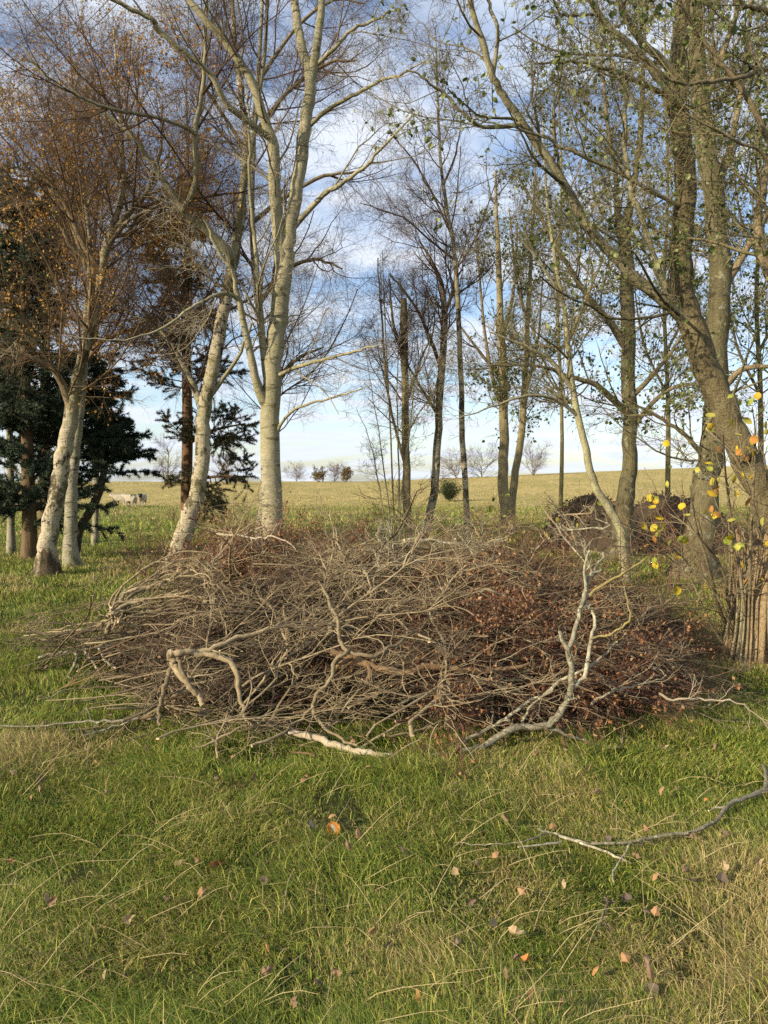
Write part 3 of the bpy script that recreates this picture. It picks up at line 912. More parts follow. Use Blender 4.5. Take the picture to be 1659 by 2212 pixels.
make_tree('alder_tree', 'dark upright lichened trunk with a knotted top, behind the thin curving stem', 'tree',
          [(1335, 1240, 16, 36), (1342, 1170, 16, 27), (1350, 1090, 16, 22), (1360, 1000, 16, 18), (1360, 880, 16, 17), (1357, 700, 16, 16.5), (1354, 580, 16, 17), (1350, 520, 16, 15), (1362, 440, 16, 9), (1380, 320, 16, 7), (1390, 150, 16, 5), (1395, -40, 16, 3)],
          [[(1352, 890, 16, 9), (1320, 860, 15.8, 8), (1285, 830, 15.6, 6.5), (1235, 815, 15.4, 5), (1160, 790, 15.1, 3.4), (1060, 790, 14.8, 2)],
           [(1356, 760, 16, 9), (1320, 700, 15.9, 8), (1270, 640, 15.8, 7), (1225, 570, 15.7, 5), (1170, 470, 15.6, 3.4), (1120, 380, 15.5, 2)],
           [(1352, 560, 16, 9), (1335, 480, 16, 8), (1330, 380, 16, 6), (1310, 250, 16, 4), (1300, 100, 16, 2)],
           [(1362, 860, 16, 7), (1410, 810, 15.9, 5.5), (1450, 760, 15.8, 4), (1490, 700, 15.7, 2)],
           [(1362, 930, 16, 6), (1420, 860, 15.8, 5), (1480, 830, 15.6, 3.6), (1560, 840, 15.4, 2)]],
          M['lichen_bark'], M['limb_brown'], M['twig_olive'], open_levels(1.3, .95, .08), seed=62, pw_trunk=.7, tmin=.35, flare=1.3,
          leaf=dict(c=3400, s=(.05, .085), cols=SILVER, wd=.85))
make_tree('poplar_tree', 'thick upright dark trunk with white lichen spots at its foot, behind the ridged trunk', 'tree',
          [(1495, 1275, 12.6, 54), (1508, 1190, 12.6, 40), (1520, 1090, 12.6, 33), (1534, 980, 12.6, 29), (1548, 850, 12.6, 27), (1552, 600, 12.6, 25), (1545, 450, 12.6, 24), (1523, 310, 12.6, 22), (1508, 150, 12.6, 18), (1500, 0, 12.6, 14), (1498, -200, 12.6, 9), (1500, -420, 12.6, 4)],
          [[(1550, 640, 12.6, 12), (1600, 560, 12.5, 9), (1650, 470, 12.4, 7), (1720, 350, 12.3, 4)],
           [(1548, 860, 12.6, 9), (1600, 800, 12.4, 7), (1660, 790, 12.2, 5), (1740, 760, 12, 3)],
           [(1540, 430, 12.6, 10), (1575, 330, 12.7, 8), (1600, 200, 12.8, 6), (1620, 40, 12.9, 4), (1630, -120, 13, 2)],
           [(1530, 1000, 12.6, 7), (1480, 940, 12.4, 5), (1420, 900, 12.2, 4), (1350, 860, 12, 2)],
           [(1515, 240, 12.6, 9), (1560, 120, 12.5, 7), (1600, 0, 12.4, 5), (1640, -140, 12.3, 3)]],
          M['lichen_bark'], M['limb_brown'], M['twig_olive'], open_levels(1.6, .9, .10), seed=63, pw_trunk=.7, tmin=.3, flare=1.25,
          leaf=dict(c=5200, s=(.05, .085), cols=SILVER, wd=.85))
make_tree('willow_tree', 'big ridged brown trunk leaning left with a long pale limb sweeping up leftwards', 'tree',
          [(1755, 1400, 9, 52), (1712, 1220, 9, 42), (1665, 1110, 9, 37), (1612, 1000, 9, 34), (1576, 920, 9, 33), (1545, 840, 9, 32), (1508, 745, 9, 31), (1478, 650, 9, 29), (1470, 560, 9, 27), (1482, 430, 9, 25),
           (1476, 320, 9, 24), (1465, 220, 9, 23), (1466, 120, 9, 20), (1474, 20, 9, 17), (1480, -120, 9, 14), (1490, -300, 9, 8)],
          [[(1492, 705, 9, 16), (1455, 668, 8.9, 14), (1420, 640, 8.8, 12.5), (1340, 568, 8.7, 11.5), (1270, 490, 8.6, 11), (1220, 400, 8.5, 10), (1160, 312, 8.4, 9.5), (1125, 262, 8.3, 9), (1090, 212, 8.2, 8.5), (1065, 170, 8.1, 8), (1046, 100, 8, 7), (1020, 20, 7.9, 6), (1000, -70, 7.8, 5)],
           [(1472, 240, 9, 13), (1459, 218, 8.8, 11), (1421, 160, 8.6, 10), (1367, 102, 8.5, 9), (1316, 61, 8.4, 8), (1285, 17, 8.3, 7), (1255, -30, 8.2, 6), (1220, -120, 8, 4)],
           [(1468, 170, 9, 11), (1428, 129, 8.9, 9), (1384, 88, 8.8, 8), (1353, 37, 8.7, 7), (1333, -5, 8.6, 6), (1310, -90, 8.5, 4)],
           [(1470, 215, 9, 7), (1435, 205, 8.8, 6), (1367, 172, 8.6, 5.5), (1312, 150, 8.5, 5), (1251, 134, 8.4, 3.6), (1160, 138, 8.2, 2)],
           [(1478, 455, 9, 6), (1462, 442, 8.9, 5), (1384, 401, 8.7, 4.5), (1333, 371, 8.6, 4.2), (1231, 326, 8.4, 4), (1156, 289, 8.3, 3.4), (1080, 270, 8.1, 2), (1000, 255, 8, 1.2)],
           [(1482, 690, 9, 8), (1450, 640, 8.8, 7), (1421, 578, 8.7, 6.5), (1394, 493, 8.6, 6), (1377, 442, 8.5, 6), (1367, 425, 8.5, 5.5), (1357, 374, 8.5, 5.2), (1350, 306, 8.5, 5), (1350, 204, 8.5, 4.6), (1333, 163, 8.4, 4), (1313, 102, 8.4, 3.4), (1292, 51, 8.3, 2.6), (1270, -40, 8.2, 1.6)],
           [(1128, 268, 8.3, 6), (1060, 275, 8.2, 4.6), (1020, 262, 8.1, 4), (960, 205, 8, 3.4), (930, 180, 7.9, 2.8), (880, 150, 7.8, 1.8)],
           [(1064, 175, 8.1, 5), (1075, 70, 8, 4.4), (1060, 20, 8, 4), (1040, -40, 7.9, 3)]],
          M['ridged_bark'], M['limb_grey'], M['twig_olive'], open_levels(1.1, .8, .10), seed=64, pw_trunk=.4, tmin=.3, flare=1.2,
          leaf=dict(c=1200, s=(.035, .075), cols=SILVER + ((.30, .33, .13),), wd=.7, big=True))
make_tree('willow_tree', 'bare tree at the right edge whose grey boughs reach in across the top corner', 'tree',
          [(1800, 1430, 8, 44), (1790, 1200, 8, 36), (1770, 900, 8, 30), (1740, 600, 8, 24), (1730, 300, 8, 18), (1740, 0, 8, 12), (1750, -250, 8, 5)],
          [[(1745, 480, 8, 9), (1700, 370, 7.9, 8), (1659, 299, 7.8, 7), (1612, 204, 7.7, 6), (1537, 109, 7.6, 5), (1493, 51, 7.5, 4.4), (1462, -10, 7.4, 3.4)],
           [(1735, 250, 8, 8), (1690, 160, 7.9, 6.5), (1659, 150, 7.8, 6), (1598, 167, 7.6, 5), (1520, 177, 7.4, 4), (1452, 177, 7.2, 3.4), (1390, 120, 7.1, 2)],
           [(1735, 150, 8, 8), (1700, 60, 7.9, 7), (1650, 22, 7.8, 6.5), (1610, 10, 7.7, 5), (1560, -40, 7.6, 4)],
           [(1755, 720, 8, 16), (1690, 640, 8.2, 14), (1650, 560, 8.4, 13), (1640, 500, 8.5, 11), (1642, 440, 8.6, 10), (1665, 330, 8.7, 7), (1690, 200, 8.8, 4)],
           [(1750, 560, 8, 6), (1659, 348, 7.6, 4), (1600, 310, 7.5, 3.4), (1530, 270, 7.4, 2.6), (1450, 240, 7.3, 1.4)]],
          M['grey_birch_bark'], M['limb_brown'], M['twig_olive'], open_levels(.75, .75, .05), seed=65, pw_trunk=.4, tmin=.3,
          leaf=dict(c=900, s=(.05, .085), cols=SILVER, wd=.85))
# leafy background trees on the right
for i, (bu, bd, sc_, lab) in enumerate([
        (1440, 22, 1.0, 'slender leafy tree in the gap between the dark trunk and the ridged trunk'),
        (1640, 19, 1.1, 'leafy tree behind the right edge, seen past the thick upright trunk'),
        (1210, 27, 1.1, 'thin leafy tree far behind the curving pale stem')]):
    v0 = V0 + F0 * 1.6 / bd
    r_ = 6.5 * 18 / bd
    make_tree('poplar_tree', lab, 'tree',
              [(bu, v0, bd, r_ * 1.3), (bu + 4, 900, bd, r_), (bu - 6, 650, bd, r_ * .8), (bu + 3, 400, bd, r_ * .6), (bu - 4, 150, bd, r_ * .4), (bu, -80, bd, r_ * .2)],
              [[(bu, 850, bd, r_ * .6), (bu - 50, 740, bd - .3, r_ * .45), (bu - 75, 580, bd - .5, r_ * .2)],
               [(bu, 760, bd, r_ * .6), (bu + 50, 650, bd - .3, r_ * .45), (bu + 70, 480, bd - .5, r_ * .2)],
               [(bu, 560, bd, r_ * .5), (bu - 45, 450, bd, r_ * .4), (bu - 60, 260, bd, r_ * .2)],
               [(bu, 450, bd, r_ * .5), (bu + 50, 330, bd, r_ * .4), (bu + 60, 130, bd, r_ * .2)]],
              M['olive_bark'], M['limb_brown'], M['twig_olive'], open_levels(1.5, 1.0, .12), seed=70 + i, pw_trunk=1, tmin=.22,
              leaf=dict(c=3400, s=(.06, .11), cols=SILVER, wd=.85))
# background birches filling the upper left
for i, (bu, bd, lab) in enumerate([
        (205, 20, 'thin brown birch standing behind the small bent spruce'),
        (20, 17, 'birch with gold leaves at the left edge'),
        (596, 22, 'far slender birch with weeping purple twigs, straight behind the cream tree'),
        (407, 24, 'twiggy brown birch straight behind the pine trunk')]):
    v0 = V0 + F0 * 1.6 / bd
    r_ = 7 * 18 / bd if i != 2 else 3.5
    top = (150, 330, 420, -60)[i]
    ys = [v0] + list(np.linspace(900, top, 5))
    make_tree('birch_tree', lab, 'tree',
              [(bu + 5 * math.sin(k * 2.1 + i), y, bd, r_ * (1.2 - .19 * k)) for k, y in enumerate(ys)],
              [[(bu, ys[2] + 40, bd, r_ * .5), (bu - 60, ys[2] - 110, bd, r_ * .35), (bu - 100, ys[2] - 230, bd, r_ * .15)],
               [(bu, ys[2], bd, r_ * .5), (bu + 65, ys[2] - 130, bd, r_ * .35), (bu + 110, ys[2] - 270, bd, r_ * .15)],
               [(bu, ys[3], bd, r_ * .4), (bu - 50, ys[3] - 140, bd, r_ * .3), (bu - 70, ys[3] - 240, bd, r_ * .15)]],
              M['grey_birch_bark'], M['limb_brown'], (M['twig_brown'], M['twig_brown'], M['twig_purple'], M['twig_purple'])[i], birch_levels((1.2, 1.2, .8, 1.3)[i], 1.05, .26),
              seed=80 + i, pw_trunk=1, tmin=.3, leaf=dict(c=(4500, 7000, 10, 1500)[i], s=(.04, .065), cols=GOLD, wd=.75))


# --- conifers
def conifer(name, label, trunk, limbs, bark_m, cols, seed, nbranch, L, t0, needle_n, nl, droop, spread=(60, 95), clump=False, tuft=.06, pw=1.0):
    rng = np.random.default_rng(seed)
    P, R = trace(trunk)
    base = P[0].copy(); g = float(gz(base[0], base[1])); base[2] = g
    P[0][2] = g - .06
    Ps, Rs = crom(P, R, 5)
    root = thing(name, base, label, 'tree')
    b_ = Buf(); tubes(b_, Ps, Rs, 12, lump=.05, rng=rng)
    link('trunk', b_.mesh(name + '_trunk', bark_m, origin=base), root)
    par = [resample(Ps, Rs, 24)]
    for lp in limbs:
        LP, LR = crom(*trace(lp), 5)
        b_ = Buf(); tubes(b_, LP, LR, 8, lump=.05, rng=rng)
        link('limb', b_.mesh(name + '_limb', bark_m, origin=base), root)
        par.append(resample(LP, LR, 24))
    A = np.array([p for p, r in par]); B = np.array([r for p, r in par])
    k0 = int(24 * t0)
    A[0], B[0] = resample(A[0][k0:], B[0][k0:], 24)
    pwv = np.ones(len(par)); pwv[0] = pw
    P1, R1 = spawn(A, B, nbranch, rng, (0, 1), L, spread, 8, .07, .02, droop, .4, .02, .005, .3, .62, pw=pwv)
    P2, R2 = spawn(P1, R1, nbranch * 14, rng, (.12, 1), (L[0] * .22, L[1] * .35), (30, 60), 6, .08, .0, droop * .8, .5, .007, .003, .4, .5, flat=.75)
    br = Buf(); tubes(br, P1, R1, 5); tubes(br, P2, R2, 3)
    link('branch', br.mesh(name + '_branch', M['dark_bark'], origin=base), root)
    # needles along the branchlets
    pi = rng.integers(0, len(P2), needle_n); f = rng.random(needle_n) ** (.45 if clump else .9) * 4.99
    i0 = f.astype(int); fr = (f - i0)[:, None]
    pos = P2[pi, i0] * (1 - fr) + P2[pi, i0 + 1] * fr
    T = unit(P2[pi, i0 + 1] - P2[pi, i0])
    D = unit(T * .7 + unit(rng.normal(size=(needle_n, 3))) * .9)
    Wv = unit(np.cross(D, rng.normal(size=(needle_n, 3)))) * (nl[1] * (.6 + .8 * rng.random(needle_n)))[:, None]
    Ln = (nl[0] * (.6 + .8 * rng.random(needle_n)))[:, None]
    V = np.stack([pos - Wv * .5, pos + Wv * .5, pos + D * Ln], 1)
    tb = Buf()
    col = np.asarray(cols)[rng.integers(0, len(cols), needle_n)] * (.7 + .6 * rng.random((needle_n, 1)))
    tb.add(V, None, np.arange(needle_n * 3).reshape(-1, 3), np.repeat(col, 3, 0))
    link('crown', tb.mesh(name + '_crown', M['needle'], smooth=False, origin=base), root)
    return root


SPRUCE = ((0.055, 0.080, 0.046), (0.080, 0.105, 0.060), (0.035, 0.052, 0.030))
PINE = ((0.065, 0.078, 0.034), (0.095, 0.098, 0.044), (0.14, 0.095, 0.045))
conifer('spruce_tree', 'dark blue green spruce at the left edge with a straight brown trunk',
        [(62, 1205, 16, 19), (64, 1150, 16, 16), (60, 1000, 16, 13), (55, 800, 16, 10), (50, 560, 16, 6), (48, 380, 16, 2)], [],
        M['brown_bark'], SPRUCE, 91, 160, (1.0, 2.0), .12, 260000, (.085, .015), .12)
conifer('spruce_tree', 'small dark spruce, trunk bent to the right, between the left birches and pine',
        [(162, 1195, 17, 10), (172, 1145, 17, 9), (200, 1095, 17, 9), (216, 1055, 17, 8), (230, 980, 17, 6), (228, 880, 17, 4), (220, 780, 17, 1.5)], [],
        M['dark_bark'], SPRUCE, 92, 95, (.6, 1.15), .42, 120000, (.085, .015), .14)
conifer('pine_tree', 'pine with a straight reddish brown trunk behind the leaning birch',
        [(402, 1120, 21, 14), (403, 1050, 21, 12), (405, 920, 21, 11), (403, 780, 21, 10), (400, 640, 21, 9), (405, 540, 21, 6), (412, 460, 21, 2)],
        [[(404, 800, 21, 5), (370, 740, 20.8, 4), (330, 690, 20.6, 2)], [(402, 700, 21, 5), (450, 640, 20.8, 4), (480, 590, 20.7, 2)],
         [(404, 960, 21, 4), (460, 930, 20.8, 3), (530, 915, 20.6, 1.5)], [(404, 1045, 21, 4), (460, 1030, 20.8, 3), (545, 1030, 20.5, 1.5)], [(402, 640, 21, 5), (365, 580, 21, 4), (350, 510, 21, 2)]],
        M['pine_bark'], PINE, 93, 130, (.8, 2.0), .42, 230000, (.075, .011), .0, clump=True, pw=.7)
conifer('pine_tree', 'dark pine crown at the left edge above the spruce, dotted with gold leaves',
        [(95, 1160, 20, 12), (95, 950, 20, 11), (98, 750, 20, 9), (95, 550, 20, 7), (100, 400, 20, 3)], [],
        M['brown_bark'], PINE, 94, 100, (1.0, 2.3), .25, 120000, (.10, .013), .03, clump=True)

# --- far trees and bushes on the crest
rng = np.random.default_rng(77)


def far_tree(u, d, h, wdt, label, leafc=None, seed=0, cat='tree', name='bare_tree', depth=2.5):
    r = np.random.default_rng(seed)
    p = px(u, 1030, d)
    g = float(gz(p[0], d))
    base = np.array([p[0], d, g - h * .16])
    root = thing(name, base, label, cat)
    A = np.array([[[0, 0, -.1], [0.02, 0, h * .2], [0, .02, h * .45], [.03 * h, 0, h * .75], [0, 0, h * .95]]], float)
    B = np.array([[.022, .018, .012, .008, .004]]) * h
    tb = Buf(); tubes(tb, A, B, 7); link('trunk', tb.mesh(name + '_trunk', M['limb_brown']), root)
    P1, R1 = spawn(A, B, 26, r, (.08, .9), (wdt * .3, wdt * .75), (25, 70), 6, .12, .05, 0, .5, .06, .02, .3, .4)
    P2, R2 = spawn(P1, R1, 200, r, (.15, 1), (wdt * .12, wdt * .3), (25, 60), 5, .15, .06, 0, .5, .03, .012, .4, .3)
    P3, R3 = spawn(P2, R2, 1000, r, (.1, 1), (wdt * .06, wdt * .16), (25, 65), 4, .15, .05, 0, .6, .014, .008, .5, .3)
    c_ = Buf(); tubes(c_, P1, R1, 4); tubes(c_, P2, R2, 3); tubes(c_, P3, R3, 3)
    link('crown', c_.mesh(name + '_crown', M['twig_purple']), root)
    if leafc:
        lb = Buf(); leaves(lb, P3[r.integers(0, 1000, 900), r.integers(1, 4, 900)], r, (.14, .26), .8, leafc)
        link('foliage', lb.mesh(name + '_foliage', M['leaf'], smooth=False), root)
    return root


far_tree(722, 128, 2.6, 4.8, 'small round bare tree on the crest, middle of a row of three', seed=1)
far_tree(690, 126, 1.6, 3.0, 'low brownish bush on the crest left of the round bare tree', ((.20, .15, .07),), 2, 'bush', 'bush')
far_tree(748, 127, 1.9, 2.8, 'low brownish bush on the crest right of the round bare tree', ((.22, .16, .07),), 3, 'bush', 'bush')
far_tree(640, 132, 2.6, 4.6, 'bare tree on the crest just right of the cream trunk', seed=4)
far_tree(490, 105, 7.2, 6.5, 'tall bare tree on the crest seen between the pine and the cream trunk', seed=5)
far_tree(362, 100, 6.6, 6.0, 'bare tree on the crest left of the pine trunk', seed=6)
far_tree(985, 118, 4.2, 7.5, 'bare tree on the crest behind the thinnest white birch', seed=7)
far_tree(1040, 120, 4.6, 8.5, 'bare tree on the crest between the white birch and the forked poles', seed=8)
far_tree(1150, 116, 3.4, 8.0, 'low bare tree on the crest right of the forked poles', seed=9)

# gorse bush in the pasture
def gorse():
    r = np.random.default_rng(9)
    p = px_ground(970, 1083)
    root = thing('gorse_bush', p, 'small dark green gorse bush alone on the pasture', 'bush')
    A = np.array([[[0, 0, -.05], [0, 0, .3], [0, 0, .5]]]); B = np.array([[.05, .04, .03]])
    h = .02 * p[1]
    P1, R1 = spawn(A, B, 60, r, (0, 1), (h * .6, h * 1.2), (10, 65), 5, .12, .05, 0, .5, .02, .01, .5, 0)
    b_ = Buf(); tubes(b_, P1, R1, 4); link('stems', b_.mesh('gorse_stems', M['twig_olive']), root)
    lb = Buf()
    n = 3500
    pts = P1[r.integers(0, 60, n), r.integers(1, 5, n)] + r.normal(size=(n, 3)) * h * .09
    leaves(lb, pts, r, (h * .07, h * .16), .3, ((.035, .055, .02), (.055, .07, .025)), down=-.5)
    link('foliage', lb.mesh('gorse_foliage', M['leaf'], smooth=False), root)


gorse()


def weeds():
    r = np.random.default_rng(19)
    n = 520
    y = r.uniform(24, 46, n); x = r.uniform(-.5, .5, n) * y
    k = vnoise(x, y, 3.0, 31) > .5
    x, y = x[k], y[k]; n = len(x)
    P = np.zeros((n, 4, 3)); P[:, 0] = np.stack([x, y, gz(x, y) - .02], 1)
    D = unit(np.stack([r.normal(size=n) * .2, r.normal(size=n) * .2, np.ones(n)], 1)); h = r.uniform(.25, .7, n)[:, None] / 3
    for i in range(1, 4):
        P[:, i] = P[:, i - 1] + D * h
        D = unit(D + r.normal(size=(n, 3)) * .1)
    R = np.linspace(.010, .006, 4)[None] * np.ones((n, 1))
    P1, R1 = spawn(P, R, n * 7, r, (.3, 1), (.06, .2), (20, 55), 3, .1, .05, 0, .8, .012, .006, .8, .2)
    bf = Buf(); tubes(bf, P, R, 4); tubes(bf, P1, R1, 4)
    tag(link('weeds', bf.mesh('weeds', M['brown_bark'])), 'dead brown weed stalks scattered at the foot of the pasture', 'weeds', kind='stuff')


weeds()


# earth mound behind the right hand trunks
def mound(u, d, wx, wy, h, label, seed):
    r = np.random.default_rng(seed)
    p = px(u, 1040, d)
    n, m_ = 60, 40
    X, Y = np.meshgrid(np.linspace(-wx, wx, n), np.linspace(-wy, wy, m_))
    q = (X / wx) ** 2 + (Y / wy) ** 2
    hh = h * np.clip(1 - q, 0, 1) ** .6 * (.75 + .5 * vnoise(X + seed, Y, .7, seed)) + .16 * (vnoise(X, Y, .22, seed + 1) - .5) * (q < .95)
    Z = gz(p[0] + X, d + Y) - .05 + np.clip(hh, 0, None) - .25 * np.clip(q - 1, 0, 1)
    b_ = Buf()
    i, j = np.meshgrid(np.arange(m_ - 1), np.arange(n - 1), indexing='ij')
    a = (i * n + j).ravel()
    b_.add(np.stack([X + p[0], Y + d, Z], -1), np.stack([a, a + 1, a + n + 1, a + n], 1))
    base = (p[0], d, float(gz(p[0], d)))
    root = thing('earth_mound', base, label, 'mound')
    link('soil', b_.mesh('soil', M['soil'], origin=base), root)
    k = 1400
    x = r.uniform(-wx, wx, k); y = r.uniform(-wy, wy, k)
    q = (x / wx) ** 2 + (y / wy) ** 2
    x, y = x[q < .9], y[q < .9]; q = q[q < .9]
    z = gz(p[0] + x, d + y) + h * (1 - q) ** .6 * (.75 + .5 * vnoise(x + seed, y, .7, seed))
    lb = Buf(); leaves(lb, np.stack([x + p[0], y + d, z], 1), r, (.05, .09), .7, ((.10, .065, .035), (.16, .10, .05), (.07, .045, .03)), down=0)
    o = link('leaf_litter', lb.mesh('leaf_litter', M['dead_leaf'], smooth=False, origin=base), root)
    o['kind'] = 'stuff'


mound(1440, 18.0, 2.0, 1.4, 1.15, 'dark brown earth mound between the dark trunk and the thick upright trunk', 3)
mound(1270, 18.5, 1.2, 1.1, 1.15, 'lower brown earth mound left of the knee bent stem', 6)


# ------------------------------------------------------------------ sheep
def sheep(u, v, yaw, label, dark_face):
    p = px_ground(u, v)
    root = thing('sheep', p, label, 'sheep', 'sheep grazing in the pasture')
    root.rotation_euler = (0, 0, yaw)
    me = bpy.data.meshes.new('sheep_body')
    vs = [(0, 0, .62), (-.32, 0, .64), (.32, 0, .64), (-.46, 0, .60), (.52, 0, .74), (.66, 0, .86), (.80, 0, .80), (.92, 0, .72)]
    es = [(0, 1), (0, 2), (1, 3), (2, 4), (4, 5), (5, 6), (6, 7)]
    rad = [.25, .25, .23, .13, .15, .11, .095, .06]
    for sx in (-.33, .30):
        for sy in (-.13, .13):
            i = len(vs)
            vs += [(sx, sy, .42), (sx + (.04 if sx < 0 else 0), sy, .24), (sx, sy, 0.02)]
            rad += [.10, .05, .045]
            es += [(1 if sx < 0 else 2, i), (i, i + 1), (i + 1, i + 2)]
    for sy in (-1, 1):
        vs.append((.70, .16 * sy, .90)); rad.append(.03); es.append((5, len(vs) - 1))
    me.from_pydata(vs, es, [])
    me.materials.append(M['wool'] if not dark_face else M['wool_dark'])
    o = link('body', me, root)
    sk = o.modifiers.new('skin', 'SKIN')
    for i, r in enumerate(rad):
        me.skin_vertices[0].data[i].radius = (r, r)
    me.skin_vertices[0].data[0].use_root = True
    sb = o.modifiers.new('subdivision', 'SUBSURF'); sb.levels = 2; sb.render_levels = 2


def wool(name, face):
    m, t, b = new_mat(name)
    c = N(t, 'ShaderNodeTexCoord'); s = N(t, 'ShaderNodeSeparateXYZ')
    t.links.new(c.outputs['Object'], s.inputs[0])
    f = noise(t, 14, 4)
    wl = mixc(t, ramp(t, f, .35, .7), (.40, .35, .26), (.26, .22, .16))
    t.links.new(mixc(t, ramp(t, s.outputs['X'], .60, .70), wl, face), b.inputs['Base Color'])
    bump(t, b, f, 1, .05)
    return m


M['wool'] = wool('wool', (.40, .35, .27))
M['wool_dark'] = wool('wool_dark_face', (.03, .027, .025))
sheep(262, 1094, math.radians(175), 'pale sheep seen side on, left of the three in the pasture', False)
sheep(283, 1096, math.radians(150), 'pale sheep with lowered outline, middle of the three in the pasture', False)
sheep(308, 1094, math.radians(-85), 'sheep with a dark face turned towards the viewer', True)


# ------------------------------------------------------------------ overhead wires
def wire(p0, p1, label, sag=.4):
    a, b_ = px(*p0), px(*p1)
    tt = np.linspace(0, 1, 40)[:, None]
    P = a * (1 - tt) + b_ * tt
    P[:, 2] -= sag * 4 * (tt * (1 - tt))[:, 0]
    bf = Buf(); tubes(bf, P, np.full(40, .011), 5)
    mid = P[20]
    tag(link('overhead_wire', bf.mesh('overhead_wire', M['wire'], origin=mid), None, tuple(mid)), label, 'wire', 'overhead wires in the top left sky')


wire((-160, 250, 34), (260, -130, 20), 'uppermost overhead wire crossing the top left corner of sky')
wire((-160, 340, 34), (330, -100, 20), 'middle overhead wire crossing the top left corner of sky')
wire((-160, 372, 34), (360, -105, 20), 'lowest overhead wire of the three in the top left sky')

# ------------------------------------------------------------------ brush heap
PCX, PCY, PRX, PRY, PH = 0.1, 7.1, 2.55, 2.45, 0.86


def heap_h(x, y):
    q = ((x - PCX) / PRX) ** 2 + ((y - PCY) / PRY) ** 2
    return PH * np.clip(1 - q, 0, 1) ** .58 * (.86 + .3 * vnoise(x, y, 1.1, 21))


def deep(v):
    return float(np.interp(v, [1100, 1200, 1300, 1400, 1560, 1650, 1700], [7.6, 6.9, 5.9, 5.25, 4.72, 4.36, 4.1]))


def crooked(rng, L, r0, kink, n, arch=.12, fork=2, subs=14, twigs=40, tw_len=(.12, .4), wob=.1, twr=.0042):
    """a cut branch along +X from the origin: stem and side branches"""
    P = np.zeros((n, 3)); D = np.array([1.0, 0, .12])
    for i in range(1, n):
        P[i] = P[i - 1] + D * L / (n - 1)
        D = D + rng.normal(size=3) * wob * np.array([.4, 1, .6])
        if rng.random() < .4:
            D = D + rng.normal(size=3) * kink * np.array([.3, 1, .7])
        D[2] -= arch * 2 / n
        D = D / np.linalg.norm(D)
    R = r0 * np.linspace(1, .35, n)
    P[:, 0] -= L / 2
    A, B = P[None], R[None]
    out = [(A, B, 7)]
    if fork:
        F, FR = spawn(A, B, fork, rng, (.2, .7), (L * .35, L * .6), (18, 45), 9, wob * .9, 0, 0, .7, r0 * .75, .004, .4, .3, kink * .7)
        out.append((F, FR, 6))
        A2 = np.concatenate([resample(A[0], B[0], 9)[0][None], F]); B2 = np.concatenate([resample(A[0], B[0], 9)[1][None], FR])
    else:
        A2, B2 = np.array([resample(A[0], B[0], 9)[0]]), np.array([resample(A[0], B[0], 9)[1]])
    S1, SR1 = spawn(A2, B2, subs, rng, (.15, 1), (L * .15, L * .4), (25, 60), 7, wob * 1.3, 0, .02, .7, r0 * .62, .003, .4, .3, kink * .8)
    out.append((S1, SR1, 5))
    S2, SR2 = spawn(S1, SR1, twigs, rng, (.1, 1), tw_len, (25, 65), 5, wob * 1.5, .0, .0, .6, twr * 1.4, twr * .6, .45, .3, kink * .8)
    out.append((S2, SR2, 3))
    return out


def proto(name, rng, mat, leafy=None, cap_m=None, **kw):
    parts = crooked(rng, **kw)
    bf = Buf()
    for i, (P, R, S) in enumerate(parts):
        tubes(bf, P, R, S, cap=(1 if i == 0 else False), lump=.07 if S > 4 else 0, rng=rng)
    fz = .6 if leafy else .42
    bf.v = [v * np.array([1, 1, fz], np.float32) for v in bf.v]
    me = bf.mesh(name, [mat, M['cut_wood']])
    lme = None
    if leafy:
        src = parts[-1][0]
        c = leafy['c']
        pts = src[rng.integers(0, len(src), c), rng.integers(0, src.shape[1], c)] + rng.normal(size=(c, 3)) * .012
        pts[:, 2] *= fz
        lb = Buf(); leaves(lb, pts, rng, leafy['s'], leafy.get('wd', .62), leafy['cols'], .5)
        lme = lb.mesh(name + '_leaves', M['dead_leaf'], smooth=False)
    return me, lme


COPPER = ((.30, .14, .06), (.36, .19, .085), (.15, .075, .04), (.40, .25, .13), (.10, .055, .033), (.20, .12, .065), (.27, .12, .05))
prng = np.random.default_rng(404)
GREY = [proto('crooked_branch', prng, M['dead_grey'], L=L, r0=r, kink=k, n=16, arch=a, fork=f, subs=22, twigs=tw, wob=.13, twr=.0058)
        for L, r, k, a, f, tw in ((1.9, .012, .38, .35, 4, 110), (1.6, .010, .45, .3, 3, 100), (2.2, .014, .30, .4, 4, 120), (1.4, .009, .5, .2, 3, 90),
                                  (1.7, .011, .42, .5, 4, 110), (2.0, .012, .36, .3, 3, 110))]
DARK = [proto('long_branch', prng, M['dead_dark'], L=L, r0=r, kink=k, n=14, arch=a, fork=2, subs=12, twigs=40, wob=.06)
        for L, r, k, a in ((2.4, .012, .12, .3), (2.0, .010, .16, .2), (2.6, .013, .10, .35), (1.8, .009, .15, .2))]
BROWN = [proto('bare_branch', prng, M['dead_brown'], L=L, r0=r, kink=.15, n=14, arch=.2, fork=1, subs=8, twigs=24, wob=.07)
         for L, r in ((1.8, .012), (1.4, .009), (2.1, .013))]
RED = [proto('leafy_branch', prng, M['red_twig'], dict(c=int(lc * 1.6), s=(.02, .042), cols=COPPER), L=L, r0=.010, kink=.12, n=12, arch=.25, fork=3, subs=40, twigs=420, tw_len=(.1, .32), wob=.12, twr=.0022)
       for L, lc in ((1.4, 520), (1.2, 420), (1.6, 560), (1.3, 300))]
MAUVE = [proto('twiggy_branch', prng, M['mauve_twig'], dict(c=70, s=(.02, .04), cols=COPPER), L=L, r0=.010, kink=.08, n=12, arch=.2, fork=3, subs=40, twigs=460, tw_len=(.12, .45), wob=.09, twr=.0022)
         for L in (1.5, 1.3, 1.7)]


